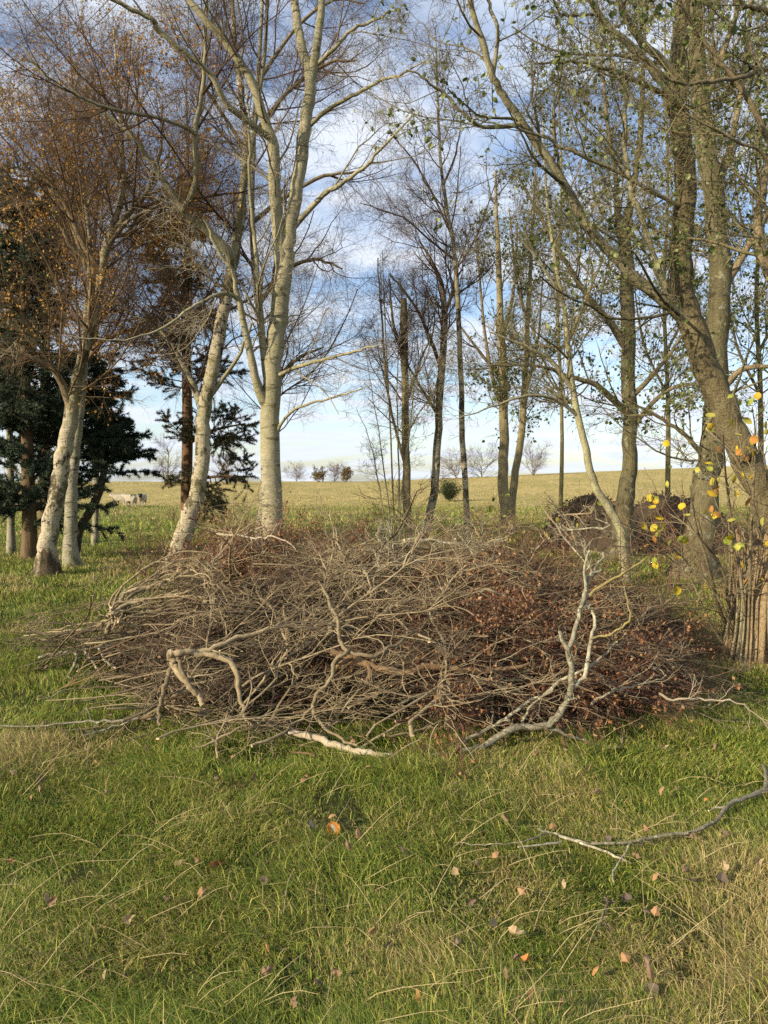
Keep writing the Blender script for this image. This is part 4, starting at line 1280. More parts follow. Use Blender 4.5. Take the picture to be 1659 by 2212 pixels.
def place(pr, x, y, z, yaw, pitch, roll, name, label, cat, group, sc=1.0):
    me, lme = pr
    if lme is None:
        o = link(name, me, None, (x, y, z))
        tag(o, label, cat, group)
    else:
        o = thing(name, (x, y, z), label, cat, group)
        link('stem', me, o); link('foliage', lme, o)
    o.rotation_euler = Euler((roll, pitch, yaw), 'XYZ')
    o.scale = (sc, sc, sc)
    return o


def on_heap(x, y, s, yaw, half=.7):
    """height on layer s and pitch following the slope of the heap along yaw"""
    c_, s_ = math.cos(yaw), math.sin(yaw)
    h1 = float(heap_h(x + c_ * half, y + s_ * half)); h0 = float(heap_h(x - c_ * half, y - s_ * half))
    z = float(heap_h(x, y)) * s
    return z + float(gz(x, y)), -math.atan2((h1 - h0) * s, 2 * half) * .75


hr = np.random.default_rng(99)
n_placed = 0


def scatter(protos, n, zone, name, label, cat, group, yaw_mu, yaw_sd, srange, lift=0.0, scr=(.85, 1.15), pj=.12):
    cnt = 0
    while cnt < n:
        x = PCX + hr.uniform(-1, 1) * PRX * .97; y = PCY + hr.uniform(-1, 1) * PRY * .97
        q = ((x - PCX) / PRX) ** 2 + ((y - PCY) / PRY) ** 2
        if q > .93 or hr.random() > zone(x, y):
            continue
        s = hr.uniform(*srange)
        yaw = yaw_mu(x, y) + hr.normal() * yaw_sd
        z, pit = on_heap(x, y, s, yaw)
        place(protos[hr.integers(0, len(protos))], x, y, max(z + lift, .06), yaw, pit + hr.normal() * pj, hr.choice([0, math.pi]) + hr.normal() * .22, name, label, cat, group, hr.uniform(*scr))
        cnt += 1


rt = lambda x, a, b: float(sstep(a, b, x))
# left and front: grey crooked wood, raked up to the right; right and back: copper leafed brush
scatter(GREY, 120, lambda x, y: (1 - rt(x, .2, 1.4)) * .95 + .10, 'crooked_branch', 'grey crooked dead branch tangled in the left half of the brush heap', 'branch',
        'grey crooked branches in the heap', lambda x, y: .25 + .15 * (x < -1), .75, (.45, 1.0))
scatter(DARK, 62, lambda x, y: .9 - .5 * rt(x, .6, 1.8), 'long_branch', 'long straight grey brown branch lying in the brush heap, butt to the left', 'branch',
        'long straight branches in the heap', lambda x, y: .22, .35, (.35, 1.0))
scatter(BROWN, 26, lambda x, y: .7, 'bare_branch', 'bare reddish brown branch with few twigs lying in the brush heap', 'branch', 'bare brown branches in the heap', lambda x, y: .1, .8, (.5, 1.0))
scatter(RED, 92, lambda x, y: .03 + .97 * max(rt(x, .1, .9) * (1 - rt(x, 1.7, 2.5) * .75), .9 * rt(y, 7.5, 8.4)), 'leafy_branch', 'branch with copper dead leaves in the right and back of the brush heap', 'branch',
        'copper leaved branches in the heap', lambda x, y: .3, 1.2, (.35, .9), scr=(.8, 1.1))
scatter(RED, 26, lambda x, y: rt(x, .1, .5) * (1 - rt(x, 1.5, 2.0)) * (1 - rt(y, 6.4, 6.9)), 'leafy_branch', 'branch thick with copper dead leaves at the right front of the heap', 'branch',
        'copper leaved branches at the front of the heap', lambda x, y: .3, 1.0, (.75, .93), scr=(.75, 1.0))
scatter(MAUVE, 74, lambda x, y: .16 + .95 * max(rt(x, 1.2, 2.2), .45 * (1 - rt(x, -2.0, -1.2)), .2 * rt(y, 7.6, 8.4)), 'twiggy_branch', 'fine mauve brown twiggy branch at the ends of the brush heap', 'branch',
        'fine twiggy branches in the heap', lambda x, y: .1, 1.0, (.35, .95), scr=(.6, .9))
TOP = [proto('crooked_branch', prng, M['dead_grey'], L=L, r0=r, kink=k, n=18, arch=a, fork=f, subs=16, twigs=50, wob=.15, twr=.0075, tw_len=(.12, .4))
       for L, r, k, a, f in ((1.5, .013, .5, .3, 3), (1.8, .012, .45, .4, 4), (1.2, .011, .6, .2, 3), (1.6, .014, .4, .3, 4))]
scatter(TOP, 64, lambda x, y: (1 - rt(x, .6, 1.7)) * .95 + .08, 'crooked_branch', 'stout pale crooked branch lying on top of the left half of the heap', 'branch',
        'pale crooked branches on top of the heap', lambda x, y: .3, .7, (.88, 1.06))
scatter(TOP, 12, lambda x, y: rt(x, .2, .6) * (1 - rt(y, 7.2, 7.8)), 'crooked_branch', 'stout pale crooked branch lying across the copper leaves', 'branch',
        'pale crooked branches over the copper leaves', lambda x, y: .35, .5, (1.0, 1.1), scr=(.7, 1.0))
scatter(DARK, 22, lambda x, y: rt(x, .2, .6) * (1 - rt(y, 7.4, 8.0)), 'long_branch', 'long thin grey brown branch lying across the copper leaves', 'branch',
        'long thin branches over the copper leaves', lambda x, y: .3, .4, (1.0, 1.1), scr=(.6, .9))
# brush standing up behind the heap
for k in range(40):
    left = k % 3 != 0
    u = hr.uniform(430, 780) if left else hr.uniform(1080, 1430)
    d = hr.uniform(7.8, 9.0) if left else hr.uniform(6.8, 8.6)
    p = px(u, 1040, d)
    place((RED if k % 3 else MAUVE)[hr.integers(0, 3)], p[0], d, hr.uniform(.45, .72) if left else hr.uniform(.2, .45), hr.uniform(0, 6.28), -hr.uniform(.15, .9 if left else .6), hr.uniform(0, 6.28), 'leafy_branch',
          'red brown leafy brush branch sticking up at the left back of the heap' if left else 'red brown leafy brush branch sticking up at the right back of the heap', 'branch',
          'upright brush behind the heap on the left' if left else 'upright brush behind the heap on the right', hr.uniform(.75, 1.05) if left else hr.uniform(.5, .75))


# inner tangle of fine twigs filling the heap, shade of the gaps put into its colour
def tangle():
    r = np.random.default_rng(5)
    n = 5200
    x = PCX + r.uniform(-1, 1, n) * PRX; y = PCY + r.uniform(-1, 1, n) * PRY
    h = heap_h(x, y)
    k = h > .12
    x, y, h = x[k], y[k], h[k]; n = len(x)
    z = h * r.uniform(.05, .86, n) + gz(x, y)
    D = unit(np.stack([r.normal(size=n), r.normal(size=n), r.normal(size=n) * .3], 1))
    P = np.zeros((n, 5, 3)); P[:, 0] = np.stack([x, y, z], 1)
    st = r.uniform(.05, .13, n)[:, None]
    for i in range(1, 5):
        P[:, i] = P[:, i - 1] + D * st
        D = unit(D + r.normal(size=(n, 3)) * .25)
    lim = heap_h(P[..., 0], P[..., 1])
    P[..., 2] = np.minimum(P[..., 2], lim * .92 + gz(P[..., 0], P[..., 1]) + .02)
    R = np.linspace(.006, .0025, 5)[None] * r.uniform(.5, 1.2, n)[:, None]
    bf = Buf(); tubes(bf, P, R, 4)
    tag(link('twig_tangle', bf.mesh('twig_tangle', M['tangle'])), 'dense tangle of fine twigs inside the brush heap, coloured dark as shade', 'twigs', kind='stuff')


tangle()


# hand placed branches -----------------------------------------------------
def hero(name, label, stems, mat, twigs=0, tw_len=(.08, .25), seed=0, group=None, tips=None, tipmat='yellow_lichen', lift=0.012, off=0.0, wobble=.006):
    """stems: list of pixel polylines (u, v, half width px[, depth]); the first is the main stem"""
    r = np.random.default_rng(seed)
    polys = []
    for s in stems:
        P, R = [], []
        for q in s:
            d = (q[3] if len(q) > 3 else deep(q[1])) + off
            p = px(q[0], q[1], d)
            p[2] = max(p[2], float(gz(p[0], p[1])) + q[2] * d / F0 * .6 + lift)
            P.append(p); R.append(q[2] * .8 * d / F0)
        Pc, Rc = crom(P, R, 4)
        Pc = Pc + r.normal(size=Pc.shape) * wobble
        polys.append((Pc, Rc))
    base = polys[0][0][0].copy()
    root = thing(name, base, label, 'branch', group)
    tot = sum(np.linalg.norm(P[-1] - P[0]) for P, R in polys)
    for i, (P, R) in enumerate(polys):
        bf = Buf(); tubes(bf, P, R, 9, cap=1, lump=.13, rng=r)
        k = int(round(twigs * np.linalg.norm(P[-1] - P[0]) / tot))
        if k:
            A, B = resample(P, R, 16)
            P1, R1 = spawn(A[None], B[None], k, r, (.2, 1), tw_len, (25, 65), 6, .16, .0, 0, .5, .008, .0025, .4, .3, .35)
            P2, R2 = spawn(P1, R1, k * 4, r, (.2, 1), (tw_len[0] * .4, tw_len[1] * .5), (25, 65), 4, .16, .0, 0, .6, .004, .002, .5, .3, .35)
            for PP in (P1, P2):
                PP[..., 2] = np.maximum(PP[..., 2], gz(PP[..., 0], PP[..., 1]) + .01)
            tubes(bf, P1, R1, 5); tubes(bf, P2, R2, 3)
        mm = M[tipmat] if tips and i in tips else M[mat]
        link('stem' if i == 0 else 'side_branch', bf.mesh(name + '_stem', [mm, M['cut_wood']], origin=base), root)
    return root


# big lichened forked branch at the right front
hero('forked_branch', 'big pale lichened forked branch curving up at the right front of the heap, yellow tips', [
    [(925, 1660, 5, 4.30), (965, 1655, 6, 4.32), (995, 1640, 7.5, 4.36), (1035, 1614, 8.5, 4.42), (1070, 1596, 9, 4.46), (1115, 1570, 9.5, 4.50), (1175, 1568, 9.5, 4.50), (1208, 1540, 9, 4.50), (1232, 1494, 8.5, 4.5), (1232, 1440, 8, 4.52), (1223, 1398, 7, 4.55), (1210, 1364, 5, 4.58)],
    [(1226, 1408, 6, 4.55), (1244, 1348, 6.5, 4.6), (1262, 1294, 6, 4.65), (1271, 1254, 5.5, 4.7), (1282, 1236, 5, 4.72), (1307, 1194, 3, 4.76)],
    [(1232, 1490, 6, 4.5), (1264, 1452, 6, 4.55), (1274, 1398, 5, 4.6), (1284, 1338, 4.5, 4.64), (1268, 1296, 4, 4.66), (1262, 1220, 3.4, 4.7), (1275, 1184, 2.2, 4.72)],
    [(1268, 1284, 5, 4.66), (1299, 1265, 4.2, 4.62), (1350, 1236, 3.4, 4.56), (1391, 1210, 2.4, 4.5)],
    [(1276, 1378, 3.4, 4.6), (1319, 1369, 3.2, 4.58), (1360, 1338, 3, 4.55), (1352, 1280, 2.4, 4.55)],
    [(1278, 1240, 4.5, 4.71), (1300, 1232, 3, 4.7)],
    [(968, 1628, 4, 4.42), (1030, 1588, 5, 4.5), (1080, 1558, 5, 4.56), (1130, 1523, 4.6, 4.6), (1210, 1474, 4.4, 4.62), (1280, 1434, 3.8, 4.66), (1336, 1384, 2.2, 4.7)],
    [(1175, 1572, 5, 4.5), (1230, 1590, 4.2, 4.5), (1294, 1610, 3.2, 4.5), (1340, 1625, 1.8, 4.5)],
    [(1128, 1562, 4, 4.5), (1150, 1520, 3.2, 4.5), (1200, 1480, 2, 4.5)]],
    'dead_lichen', 12, (.06, .2), 1, tips={3, 4}, wobble=.006, lift=.03)
hero('peeled_log', 'pale peeled log with a broken butt lying in the grass before the heap', [
    [(625, 1584, 7, 4.55), (660, 1588, 9, 4.5), (700, 1600, 9.5, 4.45), (745, 1626, 9.5, 4.38), (780, 1649, 9, 4.32), (818, 1656, 8, 4.3), (850, 1659, 6, 4.3)]], 'dead_pale', 0, seed=2, wobble=.004, lift=.03)
hero('bent_branch', 'thick branch with a sharp elbow at the left front of the heap', [
    [(366, 1408, 10, 5.0), (374, 1430, 10, 5.0), (384, 1455, 9.5, 4.97), (414, 1484, 8.5, 4.92), (432, 1508, 8, 4.88), (442, 1522, 7, 4.85)],
    [(366, 1410, 10, 5.0), (398, 1410, 8.5, 5.0), (430, 1408, 8, 5.05), (475, 1394, 7, 5.1), (525, 1374, 6.5, 5.2), (600, 1354, 5.5, 5.3), (670, 1356, 4, 5.4), (730, 1340, 2.5, 5.5)],
    [(372, 1440, 7, 5.0), (360, 1470, 6.5, 4.95), (348, 1505, 6, 4.9), (343, 1540, 5.5, 4.86), (346, 1570, 4.5, 4.82)],
    [(385, 1415, 5, 5.0), (392, 1446, 5.5, 4.95), (410, 1475, 5, 4.9), (424, 1500, 4.5, 4.86)],
    [(416, 1414, 8, 5.03), (460, 1416, 8, 5.02), (494, 1430, 8, 5.0), (512, 1462, 7, 4.95), (520, 1510, 6, 4.9), (528, 1545, 4.5, 4.85), (545, 1570, 3, 4.8)]],
    'dead_grey', 10, (.1, .3), 3, off=-.2)
hero('split_branch', 'smooth brown branch with a sawn butt lying across the middle of the heap', [
    [(715, 1406, 8, 5.0), (750, 1418, 9, 5.0), (800, 1437, 9.5, 4.98), (838, 1448, 10, 4.97), (880, 1453, 10, 4.97), (915, 1440, 9.5, 5.0), (970, 1443, 8.5, 5.02), (1030, 1449, 7.5, 5.04), (1105, 1444, 6, 5.06), (1140, 1436, 4, 5.1)],
    [(760, 1420, 6, 4.98), (738, 1432, 6, 4.95), (722, 1448, 6, 4.95)],
    [(792, 1432, 6, 4.97), (800, 1452, 5.5, 4.94), (796, 1474, 4.5, 4.93)]], 'dead_brown', 4, (.08, .2), 4, wobble=.003, off=-.25)
hero('twisting_branch', 'crooked grey branch winding up and down across the middle of the heap', [
    [(690, 1256, 3, 5.9), (712, 1300, 4.5, 5.6), (730, 1340, 5, 5.4), (736, 1384, 5.5, 5.15), (752, 1408, 6, 4.96), (722, 1428, 6, 4.93), (718, 1462, 5.5, 4.9), (686, 1498, 5.5, 4.85), (678, 1530, 5.5, 4.82), (690, 1562, 5, 4.7), (735, 1595, 4, 4.6), (770, 1612, 3, 4.5)],
    [(755, 1410, 5, 4.95), (800, 1420, 5, 4.93), (840, 1400, 4.5, 5.0), (890, 1372, 3.5, 5.2), (930, 1340, 2, 5.4)],
    [(680, 1525, 4, 4.82), (640, 1560, 4, 4.75), (600, 1590, 4, 4.6), (540, 1612, 4.5, 4.5)]], 'dead_grey', 14, (.1, .35), 5, off=-.28)
fan = np.random.default_rng(66)
fst = []
for k in range(24):
    w = k / 23.0
    top = 1207 + 120 * w ** 1.1 + fan.normal() * 5
    u0, v0 = 226 + 60 * fan.random() * (k > 0), 1362 - 40 * fan.random() * (k > 0)
    ux = 330 + 90 * fan.random()
    ue = fan.uniform(455, 520); ve = top + fan.uniform(25, 70)
    dd = 6.15 + .25 * (1 - w)
    w0 = 6 if k in (0, 7, 13) else fan.uniform(2.2, 4.6)
    pp = []
    for (f, (uu, vv)) in zip((0, .3, .55, .75, .9, 1), ((u0, v0), (u0 * .6 + ux * .4 - 18, v0 * .45 + top * .55), (ux, top + 6), (ux * .55 + ue * .45, top - 2), (ux * .2 + ue * .8, top + (ve - top) * .35), (ue, ve))):
        pp.append((uu + fan.normal() * 13 * (f > 0), vv + fan.normal() * 9 * (f > 0), w0 * (1 - .68 * f), dd + .15 * math.sin(f * 3)))
    fst.append(pp)
hero('arched_branch', 'grey branch fan arching over like a hoop at the left of the heap', fst, 'dead_grey', 130, (.1, .35), 6, off=-.25, wobble=.010)
hero('long_stick', 'long thin pale stick reaching out over the grass at the left of the heap', [
    [(345, 1549, 4, 4.85), (280, 1554, 3.6, 4.85), (210, 1556, 3.2, 4.85), (150, 1561, 3, 4.85), (85, 1571, 2.6, 4.8), (-20, 1566, 2, 4.8)],
    [(285, 1554, 2.6, 4.85), (230, 1575, 2, 4.8), (180, 1590, 1.2, 4.7)]], 'dead_lichen', 5, (.1, .3), 7)
hero('lichened_branch', 'white lichened branch on the grass at the far left end of the heap', [
    [(88, 1418, 4, 6.6), (120, 1413, 5, 6.6), (165, 1406, 4.5, 6.6), (215, 1398, 4, 6.6), (280, 1394, 3, 6.6)],
    [(162, 1408, 3.6, 6.5), (160, 1440, 3.2, 6.3), (146, 1460, 2.6, 6.2), (162, 1480, 1.6, 6.1)],
    [(215, 1400, 3.4, 6.5), (228, 1428, 3, 6.35), (252, 1443, 2.4, 6.3)],
    [(180, 1404, 3, 6.5), (210, 1445, 2.6, 6.3), (222, 1475, 1.6, 6.1)]], 'dead_lichen', 16, (.08, .3), 8)
for k, (u0, v0, u1, v1, lab) in enumerate([
        (55, 1392, 300, 1340, 'uppermost thin branch fanning out on the grass at the left end of the heap'),
        (80, 1402, 330, 1372, 'thin grey branch between others at the left end of the heap, pointing at the grass'),
        (105, 1380, 340, 1322, 'long dark thin branch slanting down leftwards under the arching fan'),
        (20, 1385, 260, 1366, 'thinnest branch trailing furthest left from the heap'),
        (130, 1395, 380, 1380, 'grey branch low at the left end of the heap beside the white lichened one')]):
    um, vm = (u0 + u1) / 2, (v0 + v1) / 2 - 6
    hero('thin_branch', lab, [[(u1, v1, 4, 6.3), (u1 * .7 + um * .3, vm * .4 + v1 * .6 - 9, 3.6, 6.35), (um, vm, 3.2, 6.45), (um * .6 + u0 * .4, vm * .5 + v0 * .5 + 8, 2.6, 6.5), (um * .3 + u0 * .7, v0 - 9, 2.2, 6.55), (u0, v0, 1.4, 6.6)], [(um, vm, 3, 6.45), ((um + u0) / 2, (vm + v0) / 2 - 12, 2.2, 6.5), (u0 - 5, v0 - 20, 1, 6.6)]],
         'dead_dark' if k % 2 else 'dead_grey', 14, (.15, .45), 20 + k, 'thin branches at the left end of the heap')
hero('fallen_branch', 'long forked stick lying alone on the grass at the lower right', [
    [(1648, 1684, 4.10, 4.15), (1654, 1734, 4.92, 3.95), (1650, 1778, 5.74, 3.78), (1620, 1800, 6.15, 3.68), (1574, 1824, 6.15, 3.58), (1550, 1858, 5.33, 3.45), (1500, 1885, 4.92, 3.34), (1410, 1899, 4.51, 3.29), (1360, 1904, 4.10, 3.27), (1280, 1901, 3.69, 3.28), (1254, 1894, 3.28, 3.3), (1200, 1878, 2.95, 3.36), (1160, 1868, 2.46, 3.4)],
    [(1700, 1765, 6.15, 3.83), (1652, 1781, 5.74, 3.77), (1622, 1799, 4.92, 3.69)],
    [(1205, 1880, 3.28, 3.35), (1260, 1898, 3.28, 3.28), (1330, 1934, 3.28, 3.16), (1362, 1950, 2.05, 3.1)],
    [(1360, 1905, 2.95, 3.27), (1346, 1938, 2.95, 3.15), (1325, 1970, 2.62, 3.05), (1322, 1998, 2.13, 2.97)],
    [(1182, 1878, 2.46, 3.37), (1140, 1910, 2.13, 3.26), (1090, 1924, 1.80, 3.22), (1030, 1921, 1.48, 3.22), (980, 1914, 0.90, 3.24)],
    [(1570, 1828, 3.28, 3.57), (1545, 1828, 2.95, 3.56), (1528, 1832, 2.13, 3.54)]], 'dead_lichen', 3, (.05, .12), 9, wobble=.003, lift=.045)
hero('fallen_stick', 'small dark twig in the grass below the long forked stick', [
    [(1305, 2040, 3, 2.85), (1312, 2062, 3.4, 2.80), (1300, 2095, 3, 2.72), (1292, 2140, 2, 2.62)]], 'dead_dark', 2, (.03, .08), 10, wobble=.002, lift=.045)
hero('fallen_stick', 'short pale stick with peeling end just left of the long forked stick', [
    [(1212, 1905, 3.4, 3.28), (1172, 1920, 3, 3.24), (1120, 1935, 2.4, 3.2)]], 'dead_lichen', 0, seed=11, wobble=.002, lift=.045)
hero('fallen_stick', 'short pale stick in the grass in front of the peeled log', [
    [(630, 1634, 3, 4.35), (655, 1645, 3.4, 4.32), (682, 1662, 2.6, 4.26)]], 'dead_brown', 1, (.03, .08), 12, wobble=.002, lift=.045)
hero('yellow_branch', 'lichened branch with a bright yellow patch lying along the back of the heap', [
    [(870, 1168, 4, 7.3), (900, 1164, 4, 7.3), (960, 1172, 4, 7.3), (1040, 1178, 3.6, 7.3), (1100, 1165, 2.6, 7.3)],
    [(880, 1170, 3, 7.3), (820, 1172, 3, 7.25), (780, 1176, 2, 7.2)]], 'dead_lichen', 14, (.1, .4), 13, tips={1})
# twisted lichened twigs standing up at the back
for k, (u, v, h, ln, lab) in enumerate([
        (745, 1250, 150, -30, 'upright twisted branch at the back of the heap, left of the bare shrub'),
        (800, 1270, 120, 40, 'twisted lichened branch leaning right at the back of the heap'),
        (700, 1290, 130, 20, 'pale twisted branch sticking up left of the other upright ones at the back'),
        (1010, 1240, 110, 30, 'lichened crooked twig sticking up below the thinnest white birch'),
        (1075, 1240, 140, -50, 'lichened twig leaning left at the back right of the heap'),
        (860, 1230, 100, -20, 'short crooked twig sticking up at the middle back of the heap'),
        (1250, 1190, 120, -70, 'pale lichened twig leaning left behind the forked branch'),
        (1290, 1250, 150, -90, 'longest pale lichened twig slanting from the knee bent stem into the heap')]):
    d = deep(v) + .2
    hero('upright_branch', lab, [[(u, v, 4, d), (u + ln * .3 + 8 - 5 * (k % 3), v - h * .3, 3.4, d), (u + ln * .5 - 8 + 7 * (k % 4), v - h * .6, 2.6, d + .1), (u + ln, v - h, 1.8, d + .1)],
                                 [(u + ln * (.2 + .07 * k), v - h * (.2 + .07 * k), 2.6, d), (u + ln * .4 + 20 + 6 * k, v - h * (.4 + .05 * k), 2.0, d - .1), (u + ln * .4 + 80 - 7 * k, v - h * (.6 + .04 * k), 1.2, d - .1)],
                                 [(u + ln * (.5 - .05 * k), v - h * (.55 - .06 * k), 2.4, d), (u + ln * .4 - 10 - 6 * k, v - h * .75, 1.8, d + .1), (u + ln * .4 - 60 + 7 * k, v - h * (1.05 - .05 * k), 1.0, d + .1)]],
         'dead_lichen' if k % 2 else 'dead_grey', 26, (.08, .32), 40 + k, 'upright branches at the back of the heap')
# light poles across the surface
for k, (a, b_, m_, lab, off) in enumerate([
        ((470, 1155), (640, 1185), 'dead_pale', 'thin pale pole across the red brush at the left back of the heap', .3),
        ((590, 1360), (860, 1270), 'dead_grey', 'straight grey branch slanting up to the right above the elbow branch', -.05),
        ((620, 1420), (980, 1280), 'dead_dark', 'straight dark branch slanting up to the right through the heap centre', -.1),
        ((860, 1520), (1240, 1370), 'dead_lichen', 'speckled branch slanting up right through the copper leaves', -.15),
        ((950, 1270), (1160, 1310), 'dead_lichen', 'speckled branch lying level along the upper right of the heap', -.1),
        ((930, 1490), (1150, 1462), 'dead_lichen', 'speckled level branch in the copper leaves under the sawn brown branch', -.15),
        ((1010, 1350), (1190, 1420), 'dead_grey', 'grey branch slanting down right through the copper leaves', -.12),
        ((1280, 1520), (1440, 1460), 'dead_lichen', 'grey speckled branch slanting up right in the fine twigs at the right end', -.15),
        ((1420, 1500), (1640, 1550), 'dead_pale', 'white stick poking out of the right end of the heap over the grass', -.2),
        ((420, 1620), (640, 1575), 'dead_grey', 'low grey branch on the grass at the left front of the heap', -.05),
        ((830, 1590), (1020, 1560), 'dead_grey', 'low bent branch on the grass under the copper leaves', -.05),
        ((470, 1640), (500, 1500), 'dead_grey', 'lichened branch hanging down into the grass at the left front', -.05),
        ((270, 1556), (450, 1470), 'dead_dark', 'dark pole propped on the grass at the left front of the heap', -.1),
        ((300, 1552), (470, 1500), 'dead_brown', 'brown pole propped beside the dark pole at the left front', -.08),
        ((1140, 1300), (1190, 1180), 'dead_brown', 'thin brown stick poking up at the right back of the heap', -.1)]):
    d0, d1 = deep(a[1]) + off, deep(b_[1]) + off
    rr = np.random.default_rng(200 + k)
    pts = []
    for i in range(5):
        f = i / 4
        j = rr.normal(size=2) * 8 * (0 < i < 4)
        v_ = a[1] * (1 - f) + b_[1] * f + j[1] - 10 * math.sin(f * 3.14)
        pts.append((a[0] * (1 - f) + b_[0] * f + j[0], v_, 3.8 - 2.2 * f, d0 * (1 - f) + d1 * f))
    hero('loose_branch', lab, [pts], m_, 7, (.1, .35), 60 + k)


# ------------------------------------------------------------------ hazel with yellow leaves and ribbed stump
def hazel():
    r = np.random.default_rng(31)
    base = px(1635, 1425, 7.0); base[2] = float(gz(base[0], base[1]))
    root = thing('hazel_bush', base, 'bush at the right edge with big yellow leaves on thin stems', 'bush')
    stems = [[(1600, 1420, 3.4), (1575, 1320, 3), (1560, 1230, 2.4), (1500, 1150, 1.8), (1440, 1105, 1)],
             [(1612, 1425, 5), (1560, 1330, 4.4), (1530, 1220, 3.4), (1505, 1140, 2.4), (1490, 1050, 1.4)],
             [(1618, 1425, 4), (1606, 1300, 3.4), (1590, 1180, 2.8), (1570, 1050, 2.2), (1562, 940, 1.2)],
             [(1625, 1425, 4), (1620, 1250, 3.4), (1625, 1100, 2.6), (1632, 950, 1.6), (1625, 880, .8)],
             [(1655, 1425, 4), (1670, 1250, 3.4), (1665, 1100, 2.6), (1650, 980, 1.6)],
             [(1608, 1420, 3), (1550, 1290, 2.6), (1470, 1200, 2), (1400, 1150, 1.4), (1340, 1130, .8)],
             [(1590, 1415, 2.6), (1530, 1340, 2.2), (1490, 1250, 1.8), (1420, 1190, 1.2), (1330, 1180, .8)],
             [(1640, 1420, 4), (1650, 1200, 3), (1600, 1010, 2), (1530, 930, 1.2)]]
    polys = []
    for s in stems:
        d0 = 7.0 + r.uniform(-.15, .15)
        P = np.array([px(u, v, d0 - .35 * i * r.uniform(.2, 1)) for i, (u, v, w) in enumerate(s)]); R = np.array([w * 7 / F0 for u, v, w in s])
        P[0][2] = float(gz(P[0][0], P[0][1])) - .03
        P, R = crom(P, R, 5)
        polys.append(resample(P, R, 20))
        bf = Buf(); tubes(bf, P, R, 6, lump=.06, rng=r); link('stem', bf.mesh('hazel_stem', M['limb_brown'], origin=base), root)
    A = np.array([p for p, q in polys]); B = np.array([q for p, q in polys])
    P1, R1 = spawn(A, B, 90, r, (.25, 1), (.3, .9), (25, 60), 7, .13, .03, 0, .5, .006, .0025, .4, .3, .1)
    P2, R2 = spawn(P1, R1, 340, r, (.15, 1), (.12, .4), (25, 60), 5, .15, .02, 0, .6, .0035, .0018, .5, .3, .1)
    bf = Buf(); tubes(bf, P1, R1, 5); tubes(bf, P2, R2, 4); link('twigs', bf.mesh('hazel_twigs', M['limb_brown'], origin=base), root)
    n = 420
    pts = P2[r.integers(0, len(P2), n), r.integers(2, 5, n)]
    pts = pts[(pts[:, 2] > .6) & (pts[:, 0] > 2.2)][:99]
    for i, p in enumerate(pts):
        lb = Buf()
        leaves(lb, p[None], r, (.05, .085), .9, ((.56, .42, .03), (.52, .35, .03), (.30, .34, .05), (.42, .20, .045), (.46, .42, .08), (.58, .45, .04)), .7, big=True, jit=.15, curl=r.uniform(1.2, 3.2))
        link('leaf', lb.mesh('hazel_leaf', M['leaf'], origin=base), root)
    return root


hazel()


def stump():
    r = np.random.default_rng(8)
    base = px(1636, 1425, 6.9); base[2] = float(gz(base[0], base[1]))
    root = thing('ribbed_trunk', base, 'short ribbed tan trunk at the right edge wrapped in thin upright suckers', 'trunk')
    n = 26; S = 96
    zs = np.linspace(-.05, 1.12, n)
    a = np.arange(S) * 2 * math.pi / S
    rib = np.abs(np.sin(a * 4.5 + 1.0)) * 1.2 + .8 * np.abs(np.sin(a * 7.5 + .4)) + .5 * np.sin(a * 19)
    V = []
    for i, z in enumerate(zs):
        rad = (.20 + .07 * math.exp(-max(z, 0) / .12) + .02 * math.sin(z * 3)) * (.86 + .15 * rib * (.8 + .4 * math.sin(z * 5 + 1)) + .02 * r.random(S))
        V.append(np.stack([np.cos(a + .12 * z) * rad + .02 * math.sin(z * 2), np.sin(a + .12 * z) * rad, np.full(S, z) + (r.random(S) * .07 if i == n - 1 else 0)], 1))
    V = np.concatenate(V)
    i = (np.arange(n - 1) * S)[:, None]; j = np.arange(S)[None]; j2 = (j + 1) % S
    bf = Buf(); bf.add(V, np.stack([i + j, i + j2, i + S + j2, i + S + j], -1).reshape(-1, 4))
    top = V[-S:]
    bf.add(np.concatenate([top, [[0, 0, 1.1]]]), None, [(S, k, (k + 1) % S) for k in range(S)])
    link('bole', bf.mesh('bole', M['stump_bark']), root)
    for k in range(44):
        an = r.uniform(math.pi * .75, math.pi * 2.1)
        rr = .20 + r.random() * .14
        P = np.array([[math.cos(an) * rr * 1.25, math.sin(an) * rr * 1.25, -.03], [math.cos(an) * rr, math.sin(an) * rr, .3], [math.cos(an) * rr * .95, math.sin(an) * rr * .95, .65],
                      [math.cos(an + .1) * rr * 1.1, math.sin(an + .1) * rr * 1.1, r.uniform(.7, 1.35)]])
        P, R = crom(P, np.array([.011, .009, .007, .003]) * r.uniform(.4, 1.3), 4)
        bf = Buf(); tubes(bf, P, R, 6, lump=.05, rng=r); link('sucker', bf.mesh('sucker', (M['stump_bark'], M['limb_grey'], M['limb_brown'])[k % 3]), root)


stump()

